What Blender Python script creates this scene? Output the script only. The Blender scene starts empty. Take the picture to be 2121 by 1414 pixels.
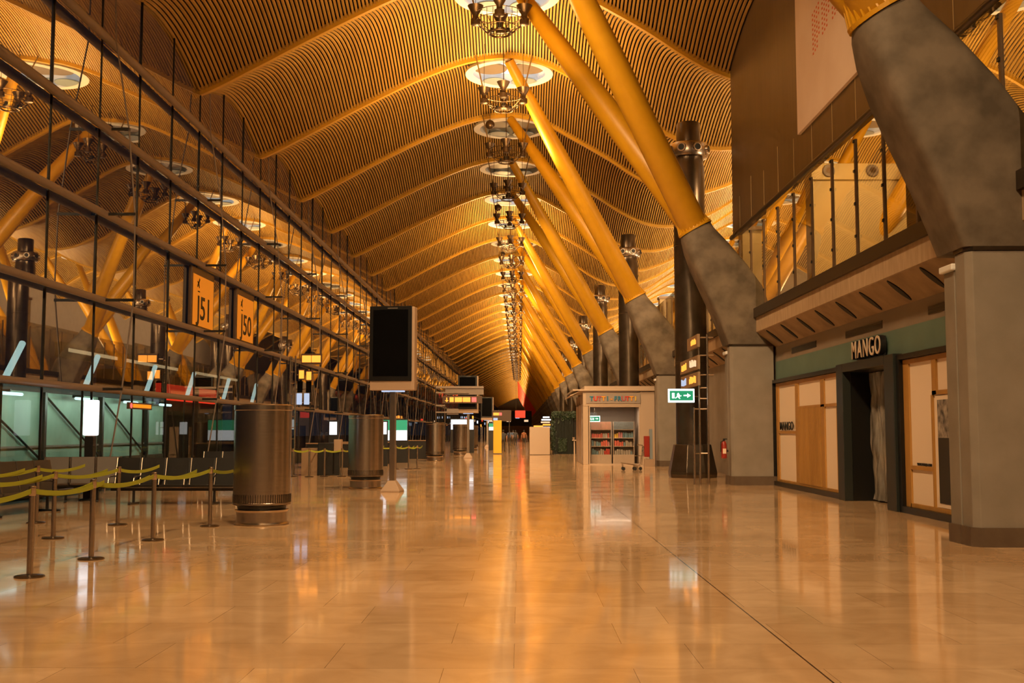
import bpy, bmesh, math, random
from mathutils import Vector, Matrix
R = random.Random(7)
PI = math.pi
SC = bpy.context.scene
COL = SC.collection

# ------------------------------------------------------------------ materials
def lin(c):
    return tuple((x / 12.92 if x <= 0.04045 else ((x + 0.055) / 1.055) ** 2.4) for x in c)

def mat(name, col, rough=0.5, metal=0.0, noise=None, bump=None, emit=None, estr=1.0, stretch=None, spec=0.5, alpha=None, sample=False):
    m = bpy.data.materials.new(name)
    m.use_nodes = True
    nt = m.node_tree
    b = nt.nodes['Principled BSDF']
    b.inputs['Base Color'].default_value = (*col, 1)
    b.inputs['Roughness'].default_value = rough
    b.inputs['Metallic'].default_value = metal
    b.inputs['Specular IOR Level'].default_value = spec
    tc = mp = None
    if noise or bump:
        tc = nt.nodes.new('ShaderNodeTexCoord')
        mp = nt.nodes.new('ShaderNodeMapping')
        nt.links.new(tc.outputs['Object'], mp.inputs[0])
        if stretch: mp.inputs['Scale'].default_value = stretch
    if noise:
        sc, col2 = noise
        n = nt.nodes.new('ShaderNodeTexNoise'); n.inputs['Scale'].default_value = sc
        n.inputs['Detail'].default_value = 6
        r = nt.nodes.new('ShaderNodeValToRGB')
        r.color_ramp.elements[0].position = 0.32; r.color_ramp.elements[0].color = (*col2, 1)
        r.color_ramp.elements[1].position = 0.68; r.color_ramp.elements[1].color = (*col, 1)
        nt.links.new(mp.outputs[0], n.inputs[0]); nt.links.new(n.outputs[0], r.inputs[0])
        nt.links.new(r.outputs[0], b.inputs['Base Color'])
    if bump:
        sc, st = bump
        n = nt.nodes.new('ShaderNodeTexNoise'); n.inputs['Scale'].default_value = sc
        n.inputs['Detail'].default_value = 4
        u = nt.nodes.new('ShaderNodeBump'); u.inputs['Strength'].default_value = st; u.inputs['Distance'].default_value = 0.02
        nt.links.new(mp.outputs[0], n.inputs[0]); nt.links.new(n.outputs[0], u.inputs['Height'])
        nt.links.new(u.outputs[0], b.inputs['Normal'])
    if emit:
        b.inputs['Base Color'].default_value = (*[v * .12 for v in emit], 1)
        b.inputs['Emission Color'].default_value = (*emit, 1)
        b.inputs['Emission Strength'].default_value = estr
        if not sample:
            try: m.cycles.emission_sampling = 'NONE'
            except Exception: pass
    return m

M = {}
M['slat'] = mat('bamboo slats', (.54, .33, .07), .55, noise=(1.4, (.40, .215, .035)), stretch=(6, .35, 1))
M['gap'] = mat('dark roof void', (.016, .008, .004), .9)
M['beam'] = mat('ochre beam paint', (.62, .34, .025), .45)
M['yellow'] = mat('yellow strut paint', (.56, .285, .008), .42, noise=(3, (.52, .26, .007)))
M['orange'] = mat('orange strut paint', (.8, .2, .01), .42)
M['red'] = mat('red strut paint', (.75, .06, .015), .42)
M['concrete'] = mat('board cast concrete', (.17, .135, .10), .75, noise=(1.9, (.075, .058, .04)), bump=(9, .25))
M['pillar'] = mat('smooth painted concrete', (.26, .23, .195), .62, noise=(1.6, (.21, .185, .15)), bump=(60, .15))
M['plinth'] = mat('brown steel skirting', (.12, .085, .055), .5, noise=(4, (.09, .06, .04)))
M['steel'] = mat('brushed stainless steel', (.50, .43, .36), .27, 1, noise=(2.2, (.40, .34, .28)), stretch=(1, 1, 30))
M['darksteel'] = mat('dark bronze steel', (.13, .10, .075), .28, .85, noise=(2, (.09, .07, .05)))
M['blackmetal'] = mat('black painted metal', (.012, .012, .012), .4)
M['tube'] = mat('grey tube paint', (.24, .19, .155), .45, .3)
M['mullion'] = mat('dark mullion', (.02, .016, .012), .4, .3)
M['rod'] = mat('steel rod', (.45, .42, .4), .3, 1)
M['wire'] = mat('steel wire', (.09, .06, .04), .5, .5)
M['bronze'] = mat('bronze lamp metal', (.10, .065, .04), .38, .8)
M['whitering'] = mat('white ring paint', (.75, .75, .75), .4)
M['skylens'] = mat('skylight diffuser', (.8, .8, .8), .5, emit=(1, .96, .92), estr=1.1)
M['skylens_off'] = mat('unlit skylight diffuser', (.14, .125, .12), .5)
M['disc_grey'] = mat('grey reflector disc', (.15, .12, .10), .4)
M['disc_blue'] = mat('pale blue reflector disc', (.20, .25, .30), .4)
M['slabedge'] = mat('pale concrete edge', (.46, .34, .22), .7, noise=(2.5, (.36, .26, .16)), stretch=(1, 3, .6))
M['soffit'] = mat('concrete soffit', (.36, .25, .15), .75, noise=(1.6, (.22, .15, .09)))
M['trough'] = mat('dark steel trough', (.045, .032, .022), .35, .5)
M['brownwall'] = mat('brown satin cladding', (.10, .06, .028), .4, noise=(1.0, (.08, .046, .02)), stretch=(1, 5, .4))
M['banner'] = mat('white perforated banner', (.84, .70, .60), .8, noise=(.5, (.74, .58, .47)))
M['dotred'] = mat('red printed dots', (.7, .16, .07), .7)
M['post'] = mat('brown glazing post', (.15, .095, .05), .4, .4)
M['greywall'] = mat('grey plaster', (.25, .20, .15), .75, noise=(1.5, (.22, .175, .13)))
M['green'] = mat('sea green fascia', (.12, .20, .165), .55, noise=(1.2, (.10, .17, .14)))
M['frameblk'] = mat('black shop frame', (.006, .007, .007), .3)
M['framegrn'] = mat('charcoal portal frame', (.016, .021, .019), .4)
M['timber'] = mat('orange timber', (.46, .24, .055), .5, noise=(3, (.37, .185, .04)), stretch=(1, 1, .15))
M['whitepan'] = mat('white display panel', (.80, .66, .52), .55)
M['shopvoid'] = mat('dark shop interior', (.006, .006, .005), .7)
M['letterface'] = mat('beige letter face', (.62, .50, .38), .45)
M['letterside'] = mat('black letter', (.01, .01, .01), .4)
M['photo_a'] = mat('monochrome print', (.42, .37, .32), .5, noise=(7, (.03, .028, .025)))
M['photo_b'] = mat('black print', (.02, .017, .013), .5)
M['cream'] = mat('cream painted panel', (.45, .34, .16), .6)
M['belt'] = mat('lime webbing', (.33, .36, .02), .7)
M['seatblk'] = mat('black leather seat', (.007, .0065, .006), .42)
M['seatgrey'] = mat('grey perforated seat', (.11, .10, .09), .35, .6)
M['seatbrn'] = mat('brown seat shell', (.06, .04, .025), .45)
M['screen'] = mat('switched off screen', (.003, .003, .003), .1, spec=.3)
M['bezel'] = mat('black bezel', (.006, .006, .006), .3)
M['casing'] = mat('taupe display casing', (.36, .25, .17), .5)
M['lampwhite'] = mat('glowing white panel', (.9, .9, .9), .5, emit=(.88, .95, 1), estr=1.5, sample=True)
M['tubewhite'] = mat('white fluorescent tube', (.9, .9, .9), .5, emit=(.62, .85, .9), estr=1.7)
M['bluewhite'] = mat('lit pale blue screen', (.5, .6, .8), .5, emit=(.5, .62, .85), estr=.9)
M['litwhite'] = mat('lit white screen', (.9, .9, .9), .5, emit=(.9, .95, 1), estr=1.3)
M['litgreen'] = mat('lit green screen', (.1, .5, .3), .5, emit=(.03, .45, .2), estr=.8)
M['litorange'] = mat('lit orange sign', (1, .5, .1), .5, emit=(1, .31, .035), estr=2.0)
M['litamber'] = mat('lit amber strip', (1, .5, .1), .5, emit=(1, .25, .01), estr=1.2)
M['litcream'] = mat('lit cream strip', (1, .8, .6), .5, emit=(1, .66, .38), estr=1.0)
M['litred'] = mat('lit red sign', (1, .1, .1), .5, emit=(1, .04, .015), estr=1.0)
M['litredpink'] = mat('lit pink red symbol', (1, .3, .3), .5, emit=(1, .12, .10), estr=1.6)
M['exitgreen'] = mat('lit exit green', (.0, .4, .2), .5, emit=(.0, .30, .13), estr=1.0)
M['exitwhite'] = mat('lit exit white', (.9, .9, .9), .5, emit=(.85, 1, .95), estr=1.6, sample=True)
M['signbox'] = mat('brown sign box', (.075, .04, .02), .4)
M['signtaupe'] = mat('taupe sign panel', (.25, .16, .09), .5)
M['gateface'] = mat('orange gate sign face', (.62, .2, .02), .5, emit=(.9, .24, .012), estr=.66)
M['gatetext'] = mat('dark gate lettering', (.02, .012, .008), .5)
M['kioskw'] = mat('off white kiosk panel', (.47, .36, .27), .55)
M['kioskgrey'] = mat('grey kiosk sign', (.30, .25, .22), .5)
M['pinkpat'] = mat('pink patterned paper', (.55, .20, .16), .6, noise=(40, (.35, .25, .12)))
M['bluepat'] = mat('grey blue patterned paper', (.22, .25, .24), .6, noise=(50, (.12, .12, .12)))
M['plastic'] = mat('clear wrinkled sheet', (.42, .39, .34), .18, .35, noise=(2, (.12, .10, .08)), bump=(6, 1.0), stretch=(1, 4, .6))
M['redpaint'] = mat('red enamel', (.28, .02, .01), .35)
M['leaf'] = mat('dark foliage', (.022, .045, .014), .6, noise=(8, (.01, .022, .007)))
M['slatgreen'] = mat('dark green slats', (.008, .014, .009), .5)
M['bridgegreen'] = mat('pale green bridge panel', (.22, .32, .25), .5, noise=(.9, (.14, .21, .16)))
M['skin'] = mat('skin', (.42, .24, .16), .6)
M['hair'] = mat('dark hair', (.02, .014, .01), .7)
M['shirtgrey'] = mat('grey shirt', (.05, .05, .055), .8)
M['shirtblue'] = mat('blue shirt', (.06, .09, .16), .8)
M['shirtred'] = mat('rust shirt', (.22, .08, .03), .8)
M['trousers'] = mat('brown trousers', (.035, .028, .022), .8)
M['case'] = mat('black suitcase shell', (.012, .012, .013), .35)
M['yellowpan'] = mat('yellow information panel', (.80, .46, .02), .5)
M['apron'] = mat('dark asphalt', (.02, .02, .02), .8)
for nm, c in dict(tb=(.02, .17, .3), tr=(.55, .04, .02), to=(.8, .35, .02), ty=(.75, .5, .05), tg=(.1, .3, .12), tm=(.4, .08, .1)).items():
    M[nm] = mat('letter paint ' + nm, c, .5)
for i, c in enumerate([(.5, .05, .03), (.7, .42, .05), (.15, .25, .3), (.5, .2, .22), (.35, .3, .25), (.6, .12, .08)]):
    M['goods%d' % i] = mat('sweet packet %d' % i, c, .5)

def floor_mat():
    m = bpy.data.materials.new('polished cream marble'); m.use_nodes = True
    nt = m.node_tree; b = nt.nodes['Principled BSDF']; L = nt.links.new; N = nt.nodes.new
    tc = N('ShaderNodeTexCoord'); mp = N('ShaderNodeMapping'); L(tc.outputs['Object'], mp.inputs[0])
    mp.inputs['Location'].default_value = (0.04, .30, 0)
    br = N('ShaderNodeTexBrick'); L(mp.outputs[0], br.inputs[0])
    br.inputs['Scale'].default_value = 1; br.inputs['Brick Width'].default_value = 1.3; br.inputs['Row Height'].default_value = .9
    br.inputs['Mortar Size'].default_value = .0022; br.inputs['Mortar Smooth'].default_value = .3; br.inputs['Bias'].default_value = 0
    br.inputs['Color1'].default_value = (.80, .56, .34, 1); br.inputs['Color2'].default_value = (.66, .44, .25, 1)
    br.inputs['Mortar'].default_value = (.28, .17, .085, 1); br.offset = .37; br.squash = 1
    n = N('ShaderNodeTexNoise'); n.inputs['Scale'].default_value = 1.7; n.inputs['Detail'].default_value = 8; n.inputs['Distortion'].default_value = 1.2
    L(mp.outputs[0], n.inputs[0])
    r = N('ShaderNodeValToRGB'); r.color_ramp.elements[0].position = .3; r.color_ramp.elements[0].color = (.80, .76, .70, 1)
    r.color_ramp.elements[1].position = .7; r.color_ramp.elements[1].color = (1.0, 1.0, 1.0, 1); L(n.outputs[0], r.inputs[0])
    mx = N('ShaderNodeMix'); mx.data_type = 'RGBA'; mx.blend_type = 'MULTIPLY'; mx.inputs[0].default_value = 1
    L(br.outputs[0], mx.inputs[6]); L(r.outputs[0], mx.inputs[7])
    # long expansion joints along the hall at x = 2.05
    sx = N('ShaderNodeSeparateXYZ'); L(tc.outputs['Object'], sx.inputs[0])
    su = N('ShaderNodeMath'); su.operation = 'SUBTRACT'; su.inputs[1].default_value = 2.03; L(sx.outputs[0], su.inputs[0])
    ab = N('ShaderNodeMath'); ab.operation = 'ABSOLUTE'; L(su.outputs[0], ab.inputs[0])
    lt = N('ShaderNodeMath'); lt.operation = 'LESS_THAN'; lt.inputs[1].default_value = .007; L(ab.outputs[0], lt.inputs[0])
    mj = N('ShaderNodeMix'); mj.data_type = 'RGBA'; L(lt.outputs[0], mj.inputs[0]); L(mx.outputs[2], mj.inputs[6]); mj.inputs[7].default_value = (.06, .035, .02, 1)
    L(mj.outputs[2], b.inputs['Base Color'])
    n2 = N('ShaderNodeTexNoise'); n2.inputs['Scale'].default_value = .9; n2.inputs['Detail'].default_value = 3; L(mp.outputs[0], n2.inputs[0])
    r2 = N('ShaderNodeMapRange'); r2.inputs[1].default_value = .3; r2.inputs[2].default_value = .7; r2.inputs[3].default_value = .045; r2.inputs[4].default_value = .12
    L(n2.outputs[0], r2.inputs[0]); L(r2.outputs[0], b.inputs['Roughness'])
    n3 = N('ShaderNodeTexNoise'); n3.inputs['Scale'].default_value = 1.1; n3.inputs['Detail'].default_value = 1.5; L(mp.outputs[0], n3.inputs[0])
    bu = N('ShaderNodeBump'); bu.inputs['Strength'].default_value = .03; bu.inputs['Distance'].default_value = .02
    L(n3.outputs[0], bu.inputs['Height']); L(bu.outputs[0], b.inputs['Normal'])
    b.inputs['Specular IOR Level'].default_value = .62
    return m
M['floor'] = floor_mat()

def glass_mat(name, refl, tint, rough=.012, top=1.0):
    m = bpy.data.materials.new(name); m.use_nodes = True
    nt = m.node_tree; nt.nodes.clear(); N = nt.nodes.new; L = nt.links.new
    out = N('ShaderNodeOutputMaterial'); mix = N('ShaderNodeMixShader'); tr = N('ShaderNodeBsdfTransparent'); gl = N('ShaderNodeBsdfGlossy')
    tr.inputs[0].default_value = (*tint, 1); gl.inputs['Roughness'].default_value = rough; gl.inputs[0].default_value = (.95, .93, .86, 1)
    lw = N('ShaderNodeLayerWeight'); lw.inputs[0].default_value = .5
    fr = N('ShaderNodeMath'); fr.operation = 'POWER'; fr.inputs[1].default_value = 4; L(lw.outputs['Facing'], fr.inputs[0])
    mr = N('ShaderNodeMapRange'); mr.inputs[1].default_value = 0; mr.inputs[2].default_value = 1; mr.inputs[3].default_value = refl; mr.inputs[4].default_value = top
    L(fr.outputs[0], mr.inputs[0]); L(mr.outputs[0], mix.inputs[0]); L(tr.outputs[0], mix.inputs[1]); L(gl.outputs[0], mix.inputs[2]); L(mix.outputs[0], out.inputs[0])
    return m
M['glass'] = glass_mat('dark curtain wall glass', .42, (.55, .62, .55))
M['lowglass'] = glass_mat('clear lower glass', .015, (.82, .9, .84), top=.45)
M['railglass'] = glass_mat('gallery glass', .05, (.62, .55, .38))
M['kglass'] = glass_mat('kiosk glass', .04, (.9, .9, .88))

# ------------------------------------------------------------------ mesh builder
class MB:
    def __init__(s): s.v = []; s.f = []
    def add(s, vs, fs):
        o = len(s.v); s.v += [tuple(p) for p in vs]; s.f += [tuple(i + o for i in f) for f in fs]; return s
    def box(s, x0, x1, y0, y1, z0, z1):
        x0, x1 = min(x0, x1), max(x0, x1); y0, y1 = min(y0, y1), max(y0, y1); z0, z1 = min(z0, z1), max(z0, z1)
        return s.add([(x0, y0, z0), (x1, y0, z0), (x1, y1, z0), (x0, y1, z0), (x0, y0, z1), (x1, y0, z1), (x1, y1, z1), (x0, y1, z1)],
                     [(0, 3, 2, 1), (4, 5, 6, 7), (0, 1, 5, 4), (1, 2, 6, 5), (2, 3, 7, 6), (3, 0, 4, 7)])
    def obox(s, c, d, mtx):
        t = MB().box(-d[0] / 2, d[0] / 2, -d[1] / 2, d[1] / 2, -d[2] / 2, d[2] / 2)
        return s.add([Vector(c) + mtx @ Vector(p) for p in t.v], t.f)
    def tube(s, pts, r, n=10, cap=True):
        pts = [Vector(p) for p in pts]; rs = r if isinstance(r, (list, tuple)) else [r] * len(pts)
        base = len(s.v); t0 = (pts[1] - pts[0]).normalized()
        ref = Vector((0, 0, 1)) if abs(t0.z) < .9 else Vector((0, 1, 0))
        for i, p in enumerate(pts):
            t = ((pts[min(i + 1, len(pts) - 1)] - pts[max(i - 1, 0)])).normalized()
            a = t.cross(ref).normalized(); b = t.cross(a).normalized()
            for k in range(n):
                th = 2 * PI * k / n; q = p + (a * math.cos(th) + b * math.sin(th)) * rs[i]; s.v.append(tuple(q))
        for i in range(len(pts) - 1):
            for k in range(n):
                a0 = base + i * n + k; a1 = base + i * n + (k + 1) % n
                s.f.append((a0, a1, a1 + n, a0 + n))
        if cap:
            s.f.append(tuple(base + k for k in range(n))[::-1]); s.f.append(tuple(base + (len(pts) - 1) * n + k for k in range(n)))
        return s
    def lathe(s, prof, c=(0, 0, 0), n=32):
        base = len(s.v)
        for (r, z) in prof:
            for k in range(n):
                th = 2 * PI * k / n; s.v.append((c[0] + r * math.cos(th), c[1] + r * math.sin(th), c[2] + z))
        for i in range(len(prof) - 1):
            for k in range(n):
                a0 = base + i * n + k; a1 = base + i * n + (k + 1) % n
                s.f.append((a0, a1, a1 + n, a0 + n))
        s.f.append(tuple(base + k for k in range(n))[::-1]); s.f.append(tuple(base + (len(prof) - 1) * n + k for k in range(n)))
        return s
    def prism(s, poly, y0, y1, axis='y'):
        n = len(poly)
        def P(a, b, c): return {'y': (a, c, b), 'x': (c, a, b), 'z': (a, b, c)}[axis]
        vs = [P(a, b, y0) for a, b in poly] + [P(a, b, y1) for a, b in poly]
        return s.add(vs, [tuple(range(n)), tuple(range(2 * n - 1, n - 1, -1))] + [(i, i + n, (i + 1) % n + n, (i + 1) % n) for i in range(n)])
    def loft(s, rings):
        base = len(s.v); n = len(rings[0])
        for r in rings: s.v += [tuple(p) for p in r]
        for i in range(len(rings) - 1):
            for k in range(n):
                a0 = base + i * n + k; a1 = base + i * n + (k + 1) % n
                s.f.append((a0, a1, a1 + n, a0 + n))
        s.f.append(tuple(base + k for k in range(n))[::-1]); s.f.append(tuple(base + (len(rings) - 1) * n + k for k in range(n)))
        return s
    def sphere(s, c, r, n=16, m=10):
        pr = [(r * math.sin(PI * i / m) + (1e-4 if i in (0, m) else 0), -r * math.cos(PI * i / m)) for i in range(m + 1)]
        return s.lathe(pr, c, n)
    def mesh(s, name, m, smooth=None):
        me = bpy.data.meshes.new(name); me.from_pydata(s.v, [], s.f); me.update()
        bm = bmesh.new(); bm.from_mesh(me); bmesh.ops.recalc_face_normals(bm, faces=bm.faces); bm.to_mesh(me); bm.free()
        me.materials.append(m)
        if smooth is not None:
            for p in me.polygons: p.use_smooth = True
            try: me.set_sharp_from_angle(angle=math.radians(smooth))
            except Exception: pass
        return me
    def build(s, name, m, parent=None, smooth=None, bev=0):
        if isinstance(m, str): m = M[m]
        o = bpy.data.objects.new(name, s.mesh(name, m, smooth)); COL.objects.link(o)
        if parent: o.parent = parent
        if bev:
            b = o.modifiers.new('bevel', 'BEVEL'); b.width = bev; b.segments = 2; b.limit_method = 'ANGLE'
        return o

def tag(o, label, cat, group=None, kind=None):
    if label: o['label'] = label
    if cat: o['category'] = cat
    if group: o['group'] = group
    if kind: o['kind'] = kind
    return o
def thing(name, label, cat, loc=(0, 0, 0), group=None, rz=0):
    o = bpy.data.objects.new(name, None); COL.objects.link(o); o.location = loc; o.rotation_euler = (0, 0, rz); o.empty_display_size = .2
    return tag(o, label, cat, group)
def struct(o): o['kind'] = 'structure'; return o
def copy_tree(o, parent=None):
    kids = list(o.children)
    c = o.copy(); COL.objects.link(c); c.parent = parent
    for k in kids: copy_tree(k, c)
    return c
def dup(o, loc, label=None, group=None, rz=None):
    c = copy_tree(o); c.location = loc
    if rz is not None: c.rotation_euler = (0, 0, rz)
    if label: c['label'] = label
    if group: c['group'] = group
    return c
def relabel(o, m, name=None):
    for ch in [o] + list(o.children_recursive):
        pass

def text_mesh(name, string, size, depth, m, parent, loc, facing, sx=1.0, offset=0.0, align='CENTER', shear=0):
    cu = bpy.data.curves.new(name, 'FONT'); cu.body = string; cu.size = size; cu.extrude = depth / 2
    cu.align_x = align; cu.align_y = 'CENTER'; cu.offset = offset; cu.resolution_u = 3
    t = bpy.data.objects.new(name + '_tmp', cu); COL.objects.link(t)
    dg = bpy.context.evaluated_depsgraph_get(); me = bpy.data.meshes.new_from_object(t.evaluated_get(dg))
    bpy.data.objects.remove(t); bpy.data.curves.remove(cu)
    ax = {'-x': ((0, -1, 0), (0, 0, 1)), '+x': ((0, 1, 0), (0, 0, 1)), '-y': ((1, 0, 0), (0, 0, 1))}[facing]
    X = Vector(ax[0]); Y = Vector(ax[1]); Z = X.cross(Y)
    mt = Matrix((X * sx, Y, Z)).transposed().to_4x4()
    me.transform(mt); me.transform(Matrix.Translation(loc))
    me.materials.clear(); me.materials.append(M[m] if isinstance(m, str) else m)
    o = bpy.data.objects.new(name, me); COL.objects.link(o)
    if parent: o.parent = parent
    return o

# ------------------------------------------------------------------ setting: roof
PR = [(-13, 12.7), (-11, 13.25), (-9.1, 14.2), (-6.8, 15.42), (-4.2, 16.68), (-2.2, 17.4), (-.45, 17.6), (1.1, 17.3), (2.6, 16.5), (4.4, 15.45), (5.9, 14.45), (7.3, 13.78), (8.6, 13.58), (9.7, 13.75),
      (11.4, 14.45), (12.9, 15.4), (14.6, 16.5), (16.2, 17.3), (17.7, 17.6), (19.4, 17.35), (21, 16.6), (24, 14.6), (27, 13.5)]
def zc(x):
    for i in range(len(PR) - 1):
        if PR[i][0] <= x <= PR[i + 1][0]:
            p0 = PR[max(i - 1, 0)]; p1 = PR[i]; p2 = PR[i + 1]; p3 = PR[min(i + 2, len(PR) - 1)]
            h = p2[0] - p1[0]; t = (x - p1[0]) / h
            m1 = (p2[1] - p0[1]) / (p2[0] - p0[0]) * h; m2 = (p3[1] - p1[1]) / (p3[0] - p1[0]) * h
            return (2 * t**3 - 3 * t**2 + 1) * p1[1] + (t**3 - 2 * t**2 + t) * m1 + (-2 * t**3 + 3 * t**2) * p2[1] + (t**3 - t**2) * m2
    return PR[-1][1]
def arch(t): return .98 * math.sin(PI * min(max(t, 0), 1))
BAY = 9.0
def BY(i): return 37.6 + BAY * i           # beam line i
I0, I1 = -6, 57
XR = -.45
SKY = (1.95, 1.75)                         # centre behind the beam, radius
def bay_mesh():
    a = MB(); b = MB(); ns = 20
    xs = -11.15; k = 0
    ys = [BAY * j / ns for j in range(ns + 1)]
    zz = [arch(y / BAY) for y in ys]
    def hole(x, y, r): return any((x - c) ** 2 + (y - SKY[0]) ** 2 < r * r for c in (XR, 17.7))
    while xs < 24:
        z = zc(xs + .03)
        w = .068; d = .07
        segs = []
        for j in range(ns):
            yc = (ys[j] + ys[j + 1]) / 2
            if hole(xs + .03, yc, SKY[1] - .05): continue
            o = len(a.v)
            for (yy, q) in ((ys[j], zz[j]), (ys[j + 1], zz[j + 1])):
                a.v += [(xs, yy, z + q + d), (xs, yy, z + q), (xs + w, yy, z + q), (xs + w, yy, z + q + d)]
            a.f += [(o, o + 1, o + 5, o + 4), (o + 1, o + 2, o + 6, o + 5), (o + 2, o + 3, o + 7, o + 6)]
        xs += .125
    nx = 176
    for i in range(nx):
        x0 = -11.2 + i * .2; x1 = x0 + .2
        for j in range(ns):
            yc = (ys[j] + ys[j + 1]) / 2
            if hole((x0 + x1) / 2, yc, SKY[1] - .05): continue
            a0, a1 = zc(x0), zc(x1)
            b.add([(x0, ys[j], a0 + zz[j] + .13), (x1, ys[j], a1 + zz[j] + .13), (x1, ys[j + 1], a1 + zz[j + 1] + .13), (x0, ys[j + 1], a0 + zz[j + 1] + .13)], [(0, 1, 2, 3)])
    return a, b
a, b = bay_mesh()
def rawmesh(mb, name, m):
    me = bpy.data.meshes.new(name); me.from_pydata(mb.v, [], mb.f); me.update(); me.materials.append(M[m]); return me
slat_me = rawmesh(a, 'ceiling', 'slat'); back_me = rawmesh(b, 'roof_lining', 'gap')
bm_ = MB()
xs = [-11.25 + i * .45 for i in range(79)]
rings = [[(x, -.1, zc(x) - .1), (x, .1, zc(x) - .1), (x, .1, zc(x) + .16), (x, -.1, zc(x) + .16)] for x in xs]
bm_.loft(rings)
beam_me = bm_.mesh('ceiling_beam', M['beam'])
for i in range(I0, I1):
    o = bpy.data.objects.new('ceiling', slat_me); COL.objects.link(o); o.location = (0, BY(i), 0); struct(o)
    p = bpy.data.objects.new('roof_lining', back_me); COL.objects.link(p); p.parent = o
    p = bpy.data.objects.new('ceiling_beam', beam_me); COL.objects.link(p); p.parent = o

# floor, ground outside, end walls
Y0, Y1 = -16.4, 550.6
struct(MB().box(-11.3, 27, Y0, Y1, -.3, 0).build('floor', 'floor'))
struct(MB().box(-90, -11.3, Y0, Y1, -.6, -.35).build('ground', 'apron'))
struct(MB().box(-11.3, 27, Y1, Y1 + .3, 0, 19).build('wall_back', 'greywall'))
struct(MB().box(-11.3, 27, Y0 - .3, Y0, 0, 19).build('wall_front', 'greywall'))
struct(MB().box(24, 24.3, Y0, Y1, 5.3, 19).build('wall_right', 'greywall'))

# ------------------------------------------------------------------ left glass wall
GX = -11.0
win = thing('window_1', None, None, (0, 0, 0)); struct(win)
g = MB()
zl = [0.02, 2.7, 5.0, 7.25, 9.5, 11.87, 14.6]
yy = 10.6
while yy < Y1:
    step = 3.0 if yy < 190 else 9.0
    for j in range(1, 6):
        t1 = R.gauss(0, .0035); t2 = R.gauss(0, .0035)
        z0, z1 = zl[j], zl[j + 1]
        c = (yy + step / 2, (z0 + z1) / 2)
        vs = [(GX + (y - c[0]) * t1 + (z - c[1]) * t2, y, z) for y, z in ((yy, z0), (yy + step, z0), (yy + step, z1), (yy, z1))]
        g.add(vs, [(0, 1, 2, 3)])
    yy += step
gl = g.build('glazing', 'glass', win)
glo = MB(); yy = 10.6
while yy < Y1: glo.add([(GX, yy, .02), (GX, yy + 3, .02), (GX, yy + 3, 2.7), (GX, yy, 2.7)], [(0, 1, 2, 3)]); yy += 3
glo.build('lower_glazing', 'lowglass', win)
# keep quads facing +x
mu = []
k = 0; yy = 10.6
while yy < 200:
    mu.append(MB().box(GX - .02, GX + .03, yy - .018, yy + .018, 0, 13.35 + arch(((yy - 37.6) % 9) / 9) - .05).build('mullion', 'mullion', win)); yy += 3
m_ = MB()
while yy < Y1: m_.box(GX - .03, GX + .05, yy - .03, yy + .03, 0, 13.3); yy += 9
o = m_.build('mullion', 'mullion', win); o['kind'] = 'stuff'
for z, r in ((2.7, .085), (5.0, .09), (7.25, .1), (9.5, .115), (11.87, .12)):
    MB().tube([(-10.78, 10.6, z), (-10.78, Y1 - .2, z)], r, 12).build('transom_tube', 'tube', win, 40)
br_pts = [(13.2, .05), (11.87, .1), (9.5, .5), (7.25, .72), (5.0, .74), (2.7, .5), (.05, .12)]
for i in range(-3, 10):
    y = BY(i)
    q = MB(); q.tube([(-10.72 + o_, y, z) for z, o_ in br_pts], .022, 6); q.build('tie_rod', 'tube', win)
    for z, o_ in br_pts[2:6]:
        MB().box(GX + .05, -10.70 + o_, y - .035, y + .035, z - .035, z + .035).build('bracket', 'mullion', win)
q = MB()
for i in range(10, 30):
    y = BY(i); q.tube([(-10.72 + o_, y, z) for z, o_ in br_pts], .022, 5)
    for z, o_ in br_pts[2:6]: q.box(GX + .05, -10.70 + o_, y - .035, y + .035, z - .035, z + .035)
o = q.build('tie_rod', 'mullion', win); o['kind'] = 'stuff'

# gate signs on the glass
for (y0, y1, s, lab) in ((36.75, 39.15, 'J51', 'orange gate sign reading J51 on the glass wall'), (42.6, 45.1, 'J50', 'orange gate sign reading J50 on the glass wall')):
    t = thing('gate_sign', lab, 'sign', (-10.83, y0, 5.0), 'gate signs on the glass wall'); w = y1 - y0
    MB().box(-.14, -.02, -.15, w + .15, .07, 2.12).build('frame', 'signbox', t, bev=.02)
    MB().box(-.02, .0, 0, w, .17, 1.87).build('face', 'gateface', t)
    text_mesh('gate_number', s, 1.12, .012, 'gatetext', t, (.01, w * .52, .74), '+x', 1.22, .01)
    a = MB()   # aeroplane pictogram
    a.prism([(w * .2 - .03, 1.45), (w * .2 + .22, 1.72), (w * .2 + .17, 1.78), (w * .2 - .08, 1.5)], .0, .012, 'x')
    a.prism([(w * .2 - .08, 1.66), (w * .2 + .1, 1.62), (w * .2 + .2, 1.45), (w * .2 + .16, 1.44)], .0, .012, 'x')
    a.build('aeroplane_symbol', 'gatetext', t)
    MB().box(.0, .012, w * .2, w * .2 + .22, 1.3, 1.34).build('underline', 'gatetext', t)

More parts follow.
